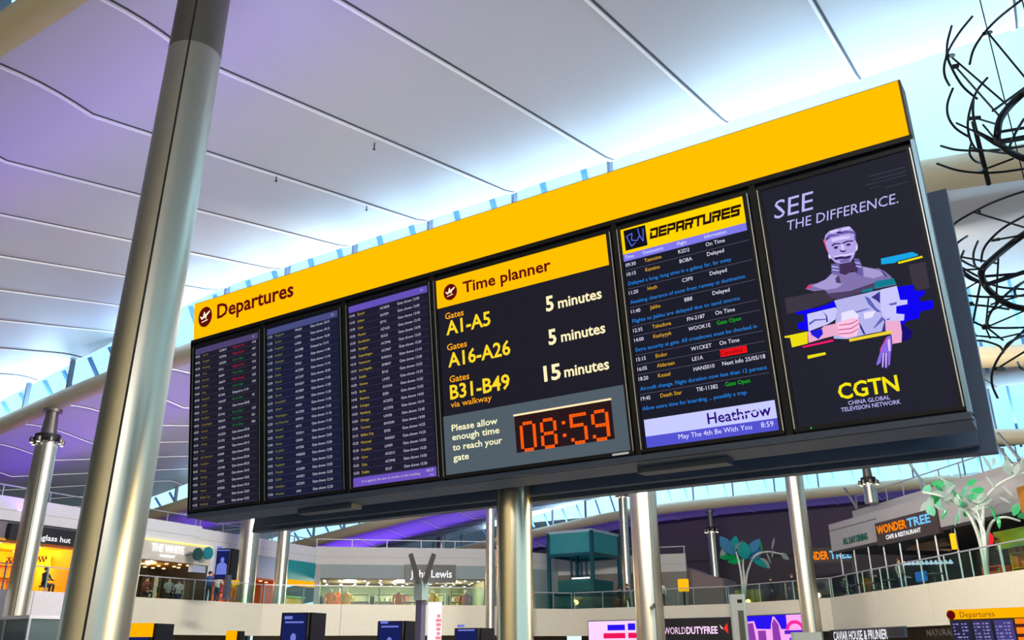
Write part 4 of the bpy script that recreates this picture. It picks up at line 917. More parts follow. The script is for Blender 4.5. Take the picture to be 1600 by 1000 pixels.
FW.text_sz('green_lettering', mat('green_letters', (20, 110, 96), .5), 'ALL DAY DINING', SGN(FW, 1318, 848), FW.hit(1318, 851.5)[1], SGN(FW, 1357, 842) - SGN(FW, 1318, 848), .34, sg, .04, .03, .02)
# second small sign on the dark wall
W2 = VP((-22, 62), (-8, 62))
sg = thing('cafe_sign', 'small second cafe sign in orange and blue letters, half hidden behind a column', 'sign', W2.w(SGN(W2, 1280, 870), 5, .1))
aa = SGN(W2, 1245, 875); bb = SGN(W2, 1336, 868); zz = W2.hit(1285, 874)[1]
W2.box(MB(), aa, zz - .25, bb, zz + .75, -.1, 0).build('sign_panel', mat('sign_brown', (66, 52, 54), .5), sg)
for a in (aa + .2, bb - .2): W2.box(MB(), a - .06, ZF - .02, a + .06, zz - .25, -.1, 0).build('leg', DARK, sg)
W2.text_sz('orange_lettering', OW, 'WONDER', aa + .1, zz, (bb - aa) * .53, .5, sg, .04, .03, 0)
W2.text_sz('blue_lettering', BW, 'TREE', aa + .1 + (bb - aa) * .555, zz, (bb - aa) * .36, .5, sg, .04, .03, 0)
# cafe interior
CW = mat('cafe_dark_wall', (52, 50, 56), .5, 0, .3, .6)
wallbox('wall_cafe_back', FW, c0 - 3, 3.98, FW.L + 6, 6.7, -6.3, -6, CW, 'dark back wall of the cafe')
for i in range(9):
    a = c0 + .8 + i * 1.55
    if a > SGN(FW, 1500, 850): break
    MB().bar(FW.w(a, ZF - .02, -.1), FW.w(a, 6.72, -.1), .07).build('window_post_cafe', RAILM)['kind'] = 'structure'
for i in range(11):
    a = SGN(FW, 1335, 880) + i * .42
    t = thing('pendant_lamp', 'small pale pendant lamp in the dark cafe behind the balustrade', 'lamp', FW.w(a, 6.0 - .03 * i, -3), group='pendant lamps in the cafe')
    MB().lathe([(.05, -.12), (.14, -.08), (.03, .10)], FW.w(a, 6.0 - .03 * i, -3), 10).build('lamp_shade', emi('pale_lamp', (190, 214, 240), 1.), t)
    MB().bar(FW.w(a, 6.1 - .03 * i, -3), FW.w(a, 6.7, -3), .02).build('cord', BLACKS, t)
for i, (x0_, y0_, x1_, y1_) in enumerate(((1418, 858, 1486, 859), (1424, 855, 1480, 848), (1430, 853, 1478, 842), (1440, 856, 1484, 851))):
    pa, pb = FW.hit(x0_, y0_, -2), FW.hit(x1_, y1_, -2)
    t = MB().bar(FW.w(*pa, -2), FW.w(*pb, -2), .12).build('ceiling_slat', mat('tan_wood', (150, 120, 96), .5)); tag(t, 'tan wooden slat under the cafe soffit, %s' % ['lowest of four', 'second lowest of four', 'topmost of four', 'second from top of four'][i], 'slat', 'cafe ceiling slats')
def table(pl, x, y, off, k, label):
    a, _ = pl.hit(x, y, off); P = pl.w(a, ZF - .02, off); t = thing('cafe_table', label, 'table', P, group='cafe tables behind the balustrade')
    MB().lathe([(.3, 0), (.3, .03), (.04, .05), (.04, .72)], P, 14).build('pedestal', BLACKS, t); MB().lathe([(.4, .72), (.4, .76)], P, 18).build('table_top', mat('table_dark', (70, 76, 84), .3), t)
for k, x in enumerate((1336, 1358, 1394, 1462)): table(FW, x, 910, .9, k, ['dark round cafe table at the left end of the cafe', 'dark round cafe table second from left', 'dark round cafe table under the brown cafe sign', 'dark round cafe table beside the blue crate'][k])
a, z = FW.hit(1440, 902, .6); cbx = thing('menu_board', 'small blue board behind the balustrade below the cafe sign', 'board', FW.w(a, ZF, .6))
FW.box(MB(), a - .45, ZF + .5, a + .45, ZF + .95, .58, .63).build('panel', emi('blue_panel', (40, 110, 190), .9), cbx)
for q in (-.35, .35): FW.box(MB(), a + q - .03, ZF - .02, a + q + .03, ZF + .5, .58, .63).build('leg', BLACKS, cbx)
a, z = FW.hit(1489, 846, .1); lp = thing('wall_lamp', 'narrow amber lamp at the right end of the cafe', 'lamp', FW.w(a, z - .4, .1))
FW.box(MB(), a - .09, z - .35, a + .09, z + .35, .0, .16).build('lamp_shade', emi('amber_lamp', (255, 190, 30), 1.3), lp); FW.box(MB(), a - .05, z + .35, a + .05, 6.72, 0, .08).build('stem', BLACKS, lp)
# right end shop with coloured panels
for nm, rc, c, off, lb in (('wall_green', (1553, 832, 1640, 846), (120, 160, 20), .05, 'lime green fascia panel at the far right'), ('wall_amber', (1590, 762, 1660, 796), (190, 120, 30), .05, 'ochre panel high on the right wall')):
    r = FW.rect(*rc, off=off); wallbox(nm, FW, r[0], min(r[1], r[3]), r[2], max(r[1], r[3]), 0, off + .06, mat(nm, c, .5), lb)
a, z = FW.hit(1544, 842, .5); sg = thing('round_sign', 'red round illuminated sign beside the glass flower stems', 'sign', FW.w(a, z - .3, .5))
p = FW.w(a, z, .5); MB().prism([p + (FW.d * cos(2 * pi * i / 20) * 1.2 + Vector((0, 0, 1)) * sin(2 * pi * i / 20)) * .3 for i in range(20)], FW.n * .1).build('disc', emi('red_sign', (240, 40, 50), 1.), sg); MB().bar(p, p - FW.n * .5, .06).build('bracket', BLACKS, sg)
for k, (x, c, w_, h_, lb) in enumerate(((1556, (190, 90, 30), 1.2, .9, 'low orange brown counter at the right shop'), (1606, (190, 160, 20), 1.2, 1.9, 'tall yellow cabinet at the far right of the gallery'))):
    a, z = FW.hit(x, 880, -.8); cabinet(FW, a, w_, h_, .5, -.5, mat('cab_%d' % k, c, .5), [mat('green_packet', (90, 140, 40), .5), ORW[0]], lb, name='shop_cabinet', cat='cabinet', seed=50 + k)

# ------------------------------------------------------------------ signs and screens on the gallery front
def front(i): return VP(EDGE[i], EDGE[i + 1])
G6, G7, G8 = front(5), front(6), front(7)
def mounted(pl, x0, y0, x1, zbot, label, cat, name, m, frame=DARK, dep=.2):
    a0, z1 = pl.hit(x0, y0, dep); a1, _ = pl.hit(x1, y0, dep)
    t = thing(name, label, cat, pl.w((a0 + a1) / 2, zbot, dep))
    pl.box(MB(), a0, zbot, a1, z1, .05, dep - .02).build('casing', frame, t); pl.box(MB(), a0 + .05, zbot + .05, a1 - .05, z1 - .05, dep - .02, dep).build('screen_panel', m, t)
    return t, a0, a1, z1
def flat(pl, t, name, m, a0, z0, a1, z1, off): return pl.box(MB(), a0, z0, a1, z1, off - .012, off).build(name, m, t)
PINK = emi('ad_pink', (250, 206, 244), 1.05); BLU = emi('ad_blue', (40, 20, 235), 1.); REDM = emi('ad_magenta', (236, 20, 90), 1.)
t, a0, a1, z1 = mounted(G6, 918, 970, 1032, 2.0, 'bright pink screen with blue and red bars, left of the broad column', 'screen', 'advert_screen', PINK)
L_ = a1 - a0
for (m, x0, zt0, x1, zb0) in ((BLU, .28, .28, .52, .62), (BLU, .56, .22, .66, .62), (REDM, .22, .78, .52, 1.10), (REDM, .56, .78, .68, 1.1), (BLU, .30, 1.28, .46, 1.5), (BLU, .56, 1.28, .66, 1.5)):
    flat(G6, t, 'flag_bar', m, a0 + L_ * x0, z1 - zb0, a0 + L_ * x1, z1 - zt0, .215)
t, a0, a1, z1 = mounted(G6, 1037, 966.5, 1143, 1.9, 'black duty free shop sign with white letters and red diamond emblem', 'sign', 'shop_sign', mat('sign_black', (26, 24, 28), .4))
zb_t = G6.hit(1040, 991, .2)[1]; cp = G6.hit(1040, 980.5, .2)[1] - zb_t
aL, aM, aR = G6.hit(1038, 990, .2)[0], G6.hit(1073, 990, .2)[0], G6.hit(1122, 990, .2)[0]
PW = emi('sign_pinkwhite', (255, 210, 250), 1.05)
G6.text_sz('light_lettering', PW, 'WORLD', aL, zb_t, (aM - aL) * .96, cp, t, .23, 0., 0)
G6.text_sz('bold_lettering', PW, 'DUTYFREE', aM, zb_t, aR - aM, cp, t, .23, .028, 0)
e = G6.hit(1131, 982, .23); k = cp * .85
def dia(pts, m, nm): MB().poly([G6.w(e[0] + x * k, e[1] + y * k, .225) for x, y in pts]).build(nm, m, t)
dia([(-.75, .7), (-.1, -.1), (-.5, .0)], emi('emblem_white', (250, 230, 240), 1.), 'emblem_white_wing'); dia([(.7, .95), (.75, -.9), (-.1, .0)], emi('emblem_red', (236, 50, 40), 1.), 'emblem_red_wing')
G6_ = G6; G6 = G7
t, a0, a1, z1 = mounted(G6, 1163, 962, 1254, 1.95, 'blue and pink skyline screen below the glass flowers', 'screen', 'advert_screen', BLU)
L_ = a1 - a0; VIO = emi('ad_violet', (140, 60, 170), 1.); PK2 = emi('ad_rose', (250, 170, 240), 1.)
def sil(pts, m, nm, off): MB().poly([G6.w(a0 + L_ * x, z1 - y, off) for x, y in pts]).build(nm, m, t)
sil([(.02, 1.5), (.02, .35), (.17, .32), (.2, .75), (.45, .78), (.46, .55), (.5, .12), (.53, .12), (.6, .5), (.63, .8), (.75, .8), (.75, 1.5)], PK2, 'skyline_glow', .215)
sil([(.03, 1.5), (.03, .45), (.15, .42), (.18, 1.5)], VIO, 'tower', .225); sil([(.22, 1.5), (.22, .85), (.36, .85), (.36, 1.5)], VIO, 'tower', .225); sil([(.47, 1.5), (.48, .5), (.52, .22), (.59, .55), (.61, 1.5)], VIO, 'tower', .225)
flat(G6, t, 'pink_field', PK2, a0 + L_ * .73, z1 - 1.25, a1 - .08, z1 - .06, .222)
cx, cz = a0 + L_ * .86, z1 - .85
MB().poly([G6.w(cx + .62 * cos(pi * i / 16), cz + .5 * sin(pi * i / 16), .228) for i in range(17)] + [G6.w(cx + .42 * cos(pi * i / 16), cz + .32 * sin(pi * i / 16), .228) for i in range(16, -1, -1)]).build('roundel_ring', emi('ad_hotpink', (250, 40, 150), 1.), t)
flat(G6, t, 'roundel_bar', emi('ad_purple', (90, 30, 200), 1.), cx - .75, cz - .22, cx + .70, cz - .02, .230)
t, a0, a1, z1 = mounted(G8, 1290, 985, 1412, 2.0, 'black oyster bar sign with white letters at lower right', 'sign', 'shop_sign', mat('sign_black', (26, 24, 28), .4))
a_, z_ = G8.hit(1304, 999, .2); b_, _ = G8.hit(1388, 996, .2)
G8.text_sz('sign_lettering', emi('sign_white', (245, 245, 250), 1.), 'CAVIAR HOUSE & PRUNIER', a_, z_ - .05, b_ - a_, .42, t, .23, .012, 0)
sg = thing('wall_lettering', 'thin dark letters on the cream gallery front, left of the small departures board', 'sign', G8.w(SGN(G8, 1470, 990), 2.5, .05))
a_, z_ = G8.hit(1450, 994, .03); b_, _ = G8.hit(1492, 990, .03)
G8.text_sz('sign_lettering', mat('thin_letters', (90, 84, 76), .6), 'NATURAL', a_, z_, b_ - a_, .26, sg, .07, 0., .02)

# ------------------------------------------------------------------ freestanding screens and totems on the hall floor
def vtotem(x, ytop, dist, label, z0=0., w=.86, hdr=False, facing=None, zt=None):
    r = ray(x, ytop); rh = Vector((r.x, r.y, 0)); t_ = dist / rh.length; P = EYE + r * t_; H = P.z; P.z = z0
    tw = (Vector((0, 0, 0)) - Vector((P.x, P.y, 0))).normalized(); rt = Vector((-tw.y, tw.x, 0))
    t = thing('digital_totem', label, 'totem', P, group=None)
    h0 = max(z0 + .9, H - 2.0)
    pnl = []
    for sgn, nm in ((-1, 'front_screen'), (1, 'rear_screen')):
        ang = .30 if sgn < 0 else -1.0
        e = (rt * cos(ang) + tw * sin(ang)) if sgn < 0 else (rt * cos(ang) + tw * sin(ang))
        c = P + rt * sgn * .03 + e * sgn * w / 2; n = Vector((e.y, -e.x, 0)); n = n if n.dot(tw) > 0 else -n
        b = MB().obox(c + Vector((0, 0, (H + h0) / 2 - z0)), e * w / 2, n * .05, (0, 0, (H - h0) / 2)).build(nm, BEZ, t)
        if sgn < 0:
            MB().obox(c + n * .053 + Vector((0, 0, (H + h0) / 2 - z0)), e * (w / 2 - .05), n * .004, (0, 0, (H - h0) / 2 - .05)).build('picture', emi('totem_blue', (26, 34, 92), .9), b)
            zc = (H + h0) / 2 - z0
            if not hdr:
                q = MB()
                for k in range(12): a = 2 * pi * k / 12
                q.poly([c + n * .06 + e * (.09 * cos(2 * pi * k / 14)) + Vector((0, 0, zc + .18 + .13 * sin(2 * pi * k / 14))) for k in range(14)])
                q.poly([c + n * .06 + e * x_ + Vector((0, 0, zc + y_)) for x_, y_ in ((-.26, -.5), (.26, -.5), (.24, -.05), (.1, .06), (-.1, .06), (-.24, -.05))])
                q.build('picture_print', emi('totem_lilac', (116, 130, 220), .9), b)
                q = MB(); q.obox(c + n * .058 - e * .2 + Vector((0, 0, zc + .78)), e * .13, n * .002, (0, 0, .045)); q.obox(c + n * .058 + Vector((0, 0, zc + .64)), e * .3, n * .002, (0, 0, .025)); q.build('caption_marking', emi('totem_lilac', (116, 130, 220), .9), b)
        if hdr and sgn < 0: MB().obox(c + Vector((0, 0, H - z0 - .17)), e * (w / 2 + .02), n * .07, (0, 0, .18)).build('amber_header', emi('lit_amber2', (255, 176, 0), 1.), b)
    MB().box(P + Vector((-.12, -.12, 0)), P + Vector((.12, .12, h0 - z0 + .2))).build('pole', DARK, t); MB().lathe([(.45, 0), (.45, .03)], P, 20).build('base_plate', DARK, t)
    return t
vtotem(484, 957, 30, 'dark digital totem with blue advert, left of the three under the department store')
vtotem(631, 970, 31, 'dark digital totem with blue advert, left of the white banner')
vtotem(749, 981, 32, 'dark digital totem with blue advert, beside the central post')
vtotem(241, 974, 27, 'totem with glowing amber header beside the big left column', hdr=True)
vtotem(361, 857, 46, 'dark digital totem on the upper gallery behind the yellow shirted person', z0=ZF, w=.62)
vtotem(371, 986, 24, 'slim totem with amber header beside the column under the board', hdr=True, w=.2)
# V shaped stand
P = at(656, 1000, Y=22); P = Vector((P.x, P.y, 0)); H = at(640, 869, Y=22).z
t = thing('v_shaped_totem', 'dark V shaped twin blade totem in front of the department store sign', 'totem', P)
tw = (-P).normalized(); rt = Vector((-tw.y, tw.x, 0)); U_ = Vector((0, 0, 1)); zb2 = at(656, 912, Y=22).z; zc2 = at(656, 938, Y=22).z
for sgn in (-1, 1):
    vs = [P + rt * sgn * .02 + U_ * zb2, P + rt * sgn * .18 + U_ * zb2, P + rt * sgn * .29 + U_ * (zb2 * .55 + H * .45), P + rt * sgn * .43 + U_ * H, P + rt * sgn * .30 + U_ * (H + .05), P + rt * sgn * .10 + U_ * (zb2 * .6 + H * .4)]
    MB().prism([p - tw * .2 for p in vs], tw * .4).build('blade', mat('blade_grey', (70, 70, 74), .4, .4), t)
MB().box(P + Vector((-.16, -.16, zc2)), P + Vector((.16, .16, zb2 + .05))).build('glass_neck', mat('neck_pale', (170, 190, 186), .2), t)
MB().box(P + Vector((-.11, -.11, 0)), P + Vector((.11, .11, zc2))).build('pole', mat('pole_violet', (110, 104, 130), .4), t); MB().lathe([(.5, 0), (.5, .03)], P, 20).build('base_plate', STEELD, t)
def pillar(x, ytop, Y, w, label, name, body, stripe=None):
    P = at(x, ytop, Y=Y); H = P.z; P = Vector((P.x, P.y, 0)); tw = (-P).normalized(); rt = Vector((-tw.y, tw.x, 0)); U_ = Vector((0, 0, 1))
    t = thing(name, label, 'totem', P)
    n = 10; ring = [P + rt * (w / 2) * x_ + tw * (.14 * y_) for x_, y_ in [(-1, -1), (1, -1), (1, .6), (.8, 1), (-.8, 1), (-1, .6)]]
    MB().prism([p for p in ring], (0, 0, H)).build('body', body, t)
    return t, P, rt, tw, H
t, P, rt, tw, H = pillar(680, 941, 23, .44, 'white illuminated banner totem with faint red lettering', 'banner_totem', emi('lit_white', (252, 244, 255), 1.05))
vs, fs = text2d('ARRIVALS', 0, 0, .16, width=1.05); c = P + tw * .145
b = MB(); b.flat = True; b.add([c + rt * (.18 - y_) + Vector((0, 0, H - .30 - x_)) for x_, y_ in vs], fs)
q = MB()
for k in range(7): q.obox(c + rt * .12 + Vector((0, 0, H - .42 - k * .13)), rt * (.05 + .012 * ((k * 3) % 4)), tw * .003, (0, 0, .045))
q.build('red_lettering', emi('soft_red', (250, 140, 150), 1.), t)
MB().box(P + Vector((-.3, -.3, 0)), P + Vector((.3, .3, .03))).build('base_plate', STEELD, t)
t, P, rt, tw, H = pillar(1151, 929, 23, .40, 'white totem with dark slotted side standing in front of the skyline screen', 'white_totem', mat('totem_white', (225, 232, 228), .4))
MB().obox(P + rt * .06 + tw * .145 + Vector((0, 0, H / 2 - .15)), rt * .07, tw * .008, (0, 0, H / 2 - .25)).build('dark_slot', mat('slot_grey', (70, 84, 90), .4), t)
MB().obox(P + rt * .06 + tw * .148 + Vector((0, 0, H - .17)), rt * .06, tw * .01, (0, 0, .04)).build('sensor', SLOT, t)
t, P, rt, tw, H = pillar(1259, 988, 24, .75, 'low white box stand in front of the skyline screen beside the column', 'white_stand', mat('totem_white', (225, 232, 228), .4))
# small second departures board
SB = VP(tuple(at(1482, 960, Y=23).xy), tuple((at(1482, 960, Y=23) + Vector((6.0, -1.9, 0))).xy))
t = thing('small_departures_board', 'small departures board with amber header at the lower right corner', 'board', SB.w(2, 0, 0))
aE = SGN(SB, 1660, 955); zt = SB.hit(1482, 953)[1]; zh = SB.hit(1482, 968)[1]
SB.box(MB(), -.03, .7, aE, zt - .02, -.25, -.06).build('casing', DARK, t)
hb = SB.box(MB(), 0, zh, aE, zt, -.06, .06).build('amber_header', emi('lit_amber2', (255, 176, 0), 1.), t)
a_, z_ = SB.hit(1486, 961, .06); ir = .10
MB().poly([SB.w(a_ + ir * cos(2 * pi * i / 18), z_ + ir * sin(2 * pi * i / 18), .065) for i in range(18)]).build('pictogram_disc', MAROON, hb)
SB.text_sz('header_lettering', mat('brown_letters', (150, 90, 10), .6), 'Departures', a_ + .2, z_ - .06, .75, .12, hb, .065, 0, 0)
pw = (SGN(SB, 1586, 980)) / 3
for k in range(3):
    s0 = SB.box(MB(), .04 + pw * k, .9, pw * (k + 1) - .05, zh - .04, -.06, 0).build('flight_screen', emi('sb_blue%d' % k, [(42, 40, 70), (56, 54, 96), (74, 66, 130)][k], .9), t)
    q = MB(); rnd = random.Random(k)
    for r_ in range(18):
        for c_, (f0, f1) in enumerate(((.06, .16), (.22, .5), (.56, .7), (.74, .94))):
            if rnd.random() < .9: SB.box(q, .04 + pw * k + (pw - .09) * f0, zh - .12 - r_ * .07, .04 + pw * k + (pw - .09) * (f0 + (f1 - f0) * rnd.uniform(.5, 1)), zh - .09 - r_ * .07, 0, .004)
    q.build('row_lettering', emi('sb_text', (150, 140, 200), .9), s0)
s0 = SB.box(MB(), pw * 3 + .02, .9, aE - .05, zh - .02, -.06, 0).build('orange_panel', emi('sb_orange', (250, 130, 20), 1.), t)
q = MB()
for r_ in range(8): SB.box(q, pw * 3 + .02, zh - .2 - r_ * .2, aE - .05, zh - .13 - r_ * .2, 0, .005)
q.build('dark_marking', mat('rust_dark', (110, 30, 20), .5), s0)
for a in (.5, aE - .5): SB.box(MB(), a - .07, 0, a + .07, .72, -.22, -.08).build('leg', DARK, t)

# ------------------------------------------------------------------ glass flower sculptures
def petal(mb, p, d, L, w, bend=.3, up=(0, 0, 1)):
    d = Vector(d).normalized(); s_ = d.cross(Vector(up)); s_ = s_.normalized() if s_.length > .01 else Vector((1, 0, 0)); n_ = s_.cross(d)
    vs = []; fs = []; N = 6
    for i in range(N + 1):
        t = i / N; c = Vector(p) + d * L * t - n_ * bend * L * t * t; ww = w * max(.02, sin(pi * min(.98, t * .9 + .05))) / 2
        vs += [c - s_ * ww, c + n_ * .12 * ww + Vector((0, 0, 0)), c + s_ * ww, c - n_ * .25 * ww]
    for i in range(N):
        for k in range(4): fs.append((i * 4 + k, i * 4 + (k + 1) % 4, (i + 1) * 4 + (k + 1) % 4, (i + 1) * 4 + k))
    fs += [(3, 2, 1, 0), (N * 4, N * 4 + 1, N * 4 + 2, N * 4 + 3)]; mb.sm = True
    mb.add(vs, fs)
def flowers(Y, base_px, stems, petals, rods, mats, label, stemm):
    B = at(*base_px, Y=Y); B.z = ZF
    t = thing('glass_flower_sculpture', label, 'sculpture', B)
    MB().lathe([(.5, -.02), (.5, .12), (.3, .16)], B, 20).build('base', stemm, t)
    rnd = random.Random(3)
    for pts, r_ in stems:
        P = [B + Vector((0, rnd.uniform(-.12, .12), .1))] + [at(x, y, Y=Y + rnd.uniform(-.5, .5)) for x, y in pts]
        Q = []
        for i in range(len(P) - 1):
            p0 = P[max(0, i - 1)]; p1 = P[i]; p2 = P[i + 1]; p3 = P[min(len(P) - 1, i + 2)]
            for k in range(5):
                u = k / 5; Q.append(.5 * ((2 * p1) + (p2 - p0) * u + (2 * p0 - 5 * p1 + 4 * p2 - p3) * u * u + (3 * p1 - p0 - 3 * p2 + p3) * u ** 3))
        Q.append(P[-1]); MB().tube(Q, [r_ * (1.25 - .6 * i / len(Q)) for i in range(len(Q))], 8).build('stem', stemm, t)
    for (x, y, dx, dy, L, w, mi) in petals:
        p = at(x, y, Y=Y + rnd.uniform(-.4, .4)); d = _R * dx + _Z * dy + _F * rnd.uniform(-.6, .3)
        m = MB(); petal(m, p, d, L, w, rnd.uniform(-.25, .35), up=(rnd.uniform(-.3, .3), -.8, .4)); m.build('glass_petal', mats[mi], t)
    for (x0, y0, x1, y1, mi) in rods:
        a = at(x0, y0, Y=Y + rnd.uniform(-.3, .3)); b = at(x1, y1, Y=Y + rnd.uniform(-.3, .3)); MB().tube([a, (a + b) / 2 + Vector((0, 0, .02)), b], [.03, .07, .03], 7).build('glass_rod', mats[mi], t)
TE = [leafglass('glass_teal', (40, 190, 190), .2), leafglass('glass_blue', (100, 180, 220), .3), leafglass('glass_green', (20, 200, 120), .2), leafglass('glass_clear', (200, 216, 214), .4)]
STP = mat('stem_pale', (206, 214, 206), .3)
flowers(54.6, (1162, 935), [([(1159, 905), (1155, 880), (1150, 862)], .07), ([(1163, 905), (1161, 885), (1162, 868)], .06), ([(1166, 905), (1170, 888), (1180, 868), (1200, 862), (1222, 866)], .06)],
    [(1148, 866, -.7, .75, 1.2, .7, 1), (1142, 862, -.6, .9, 1.1, .7, 1), (1150, 868, -1, -.2, 1.1, .5, 2), (1146, 860, .2, 1, .9, .55, 0), (1128, 858, .2, -1, .7, .4, 3), (1160, 872, .3, .9, 1.1, 1.0, 0), (1164, 874, -.2, .9, 1.0, .9, 0), (1168, 872, .9, .5, 1.0, .8, 1), (1170, 866, .6, .8, 1.2, .6, 1),
     (1160, 876, -.9, .1, .9, .5, 2), (1174, 872, .9, -.5, 1.0, .45, 0), (1184, 872, .8, -.7, .9, .5, 3), (1178, 870, .6, -.8, .8, .3, 2), (1220, 864, .7, -.6, .6, .35, 3), (1154, 864, .8, .6, .8, .35, 2), (1138, 866, -.5, .4, .8, .3, 0)],
    [(1210, 841, 1206, 858, 3), (1208, 860, 1206, 871, 3), (1198, 864, 1204, 880, 3), (1148, 860, 1160, 845, 3), (1188, 846, 1191, 862, 2)], TE, 'turquoise glass flowers on pale stems, behind the balustrade at centre right', STP)
# planter box below
pb = thing('planter_bench', 'low yellow green slatted bench under the turquoise glass flowers', 'bench', at(1165, 940, Y=53.9).xy.to_3d() + Vector((0, 0, ZF)))
for i in range(5):
    a = at(1150 + 8 * i, 912, Y=55.6); MB().box((a.x, 55.2, ZF + .06), (a.x + .26, 55.9, ZF + 1.0)).build('slat', mat('lime_slat', (130, 130, 20), .5), pb)
a = at(1146, 912, Y=55.6); b = at(1190, 912, Y=55.6); MB().box((a.x, 55.15, ZF - .02), (b.x, 55.95, ZF + .08)).build('plinth', mat('lime_dark', (90, 90, 20), .5), pb)
WG = [leafglass('glass_mint', (170, 240, 214), .4), leafglass('glass_white', (236, 246, 242), .45), leafglass('glass_emerald', (110, 232, 170), .4), leafglass('glass_mist', (220, 234, 230), .5)]
stems = [([(1532, 850), (1522, 820), (1512, 802), (1496, 788), (1470, 775), (1441, 769)], .06), ([(1536, 845), (1530, 815), (1516, 800), (1500, 780), (1485, 757), (1460, 742)], .05), ([(1538, 845), (1534, 815), (1528, 800), (1520, 795)], .06), ([(1537, 840), (1536, 810), (1540, 780), (1560, 757), (1590, 742), (1612, 736)], .06),
         ([(1542, 850), (1544, 830), (1552, 814), (1570, 808), (1594, 814)], .06), ([(1534, 850), (1528, 830), (1518, 806)], .05), ([(1540, 850), (1538, 830), (1526, 798)], .05)]
rp_ = random.Random(5); pet = []
for k in range(34):
    x = 1508 + rp_.gauss(0, 17); y = 783 + rp_.gauss(0, 11); pet.append((x, y, (x - 1508) / 30 + rp_.uniform(-.5, .5), rp_.uniform(-.3, 1), rp_.uniform(.3, .6), rp_.uniform(.15, .36), rp_.choice((0, 0, 1, 1, 1, 3, 2))))
for k in range(14):
    x = 1462 + rp_.gauss(0, 12); y = 774 + rp_.gauss(0, 10); pet.append((x, y, rp_.uniform(-.8, .5), rp_.uniform(-.9, .6), rp_.uniform(.35, .6), rp_.uniform(.2, .4), rp_.choice((0, 3, 3, 2, 2))))
pet += [(1510, 758, .5, .3, .45, .3, 2), (1450, 790, .2, -1, .5, .35, 0), (1578, 742, -.2, .8, .6, .45, 3), (1584, 742, .4, .7, .5, .3, 1), (1590, 808, .9, .1, .6, .35, 2), (1584, 806, .3, .8, .5, .3, 2), (1600, 802, .8, .3, .5, .3, 2), (1560, 806, -.2, -.9, .5, .15, 2)]
flowers(40.2, (1540, 893), stems, pet, [(1480, 795, 1472, 811, 2), (1500, 798, 1492, 821, 0), (1548, 792, 1556, 812, 2), (1562, 777, 1578, 786, 1), (1567, 760, 1581, 774, 1), (1541, 745, 1556, 764, 1), (1572, 727, 1582, 740, 2), (1553, 716, 1552, 727, 1), (1536, 713, 1550, 736, 3), (1573, 712, 1575, 724, 1), (1597, 714, 1597, 735, 1)], WG, 'clear and mint green glass flower sculpture, in front of the cafe at right', STP)

# ------------------------------------------------------------------ hanging wire sculptures at the right
WIRE = mat('black_wire', (22, 22, 30), .4, .5)
def wire(ox, oy, sc, cx, cy, dist, arcs, rings, rods, label, top):
    def pt(x, y, k=0.):
        X, Y_ = ox + x / sc, oy + y / sc
        r = ray(X, Y_); f = math.hypot((X - cx) / 150, (Y_ - cy) / 150); dd = dist + k
        return EYE + r * (dd / r.length)
    C = pt((cx - ox) * sc, (cy - oy) * sc)
    t = thing('wire_sculpture', label, 'sculpture', C)
    def spl(P, n=6):
        Q = []
        for i in range(len(P) - 1):
            p0 = P[max(0, i - 1)]; p1 = P[i]; p2 = P[i + 1]; p3 = P[min(len(P) - 1, i + 2)]
            for k in range(n):
                u = k / n; Q.append(.5 * ((2 * p1) + (p2 - p0) * u + (2 * p0 - 5 * p1 + 4 * p2 - p3) * u * u + (3 * p1 - p0 - 3 * p2 + p3) * u ** 3))
        return Q + [P[-1]]
    rnd = random.Random(11)
    for pts in arcs:
        k0 = rnd.uniform(-.9, .7); n = len(pts)
        MB().tube(spl([pt(x, y, k0 + .45 * (i / (n - 1) - .5) ** 2 * 2) for i, (x, y) in enumerate(pts)]), .0135, 7).build('arc_wire', WIRE, t)
    for pts in rings: MB().tube(spl([pt(x, y, .25 * sin(i * 1.1)) for i, (x, y) in enumerate(pts)]), .038, 8).build('ring_tube', WIRE, t)
    for (x0, y0, x1, y1, w_) in rods: MB().tube([pt(x0, y0, rnd.uniform(-.5, .5)), pt(x1, y1, 0)], .011 * w_, 6).build('straight_rod', WIRE, t)
    MB().tube([C, Vector((C.x, C.y, top))], .008, 6).build('suspension_cable', WIRE, t)
    MB().ball(C, .09).build('hub', WIRE, t)
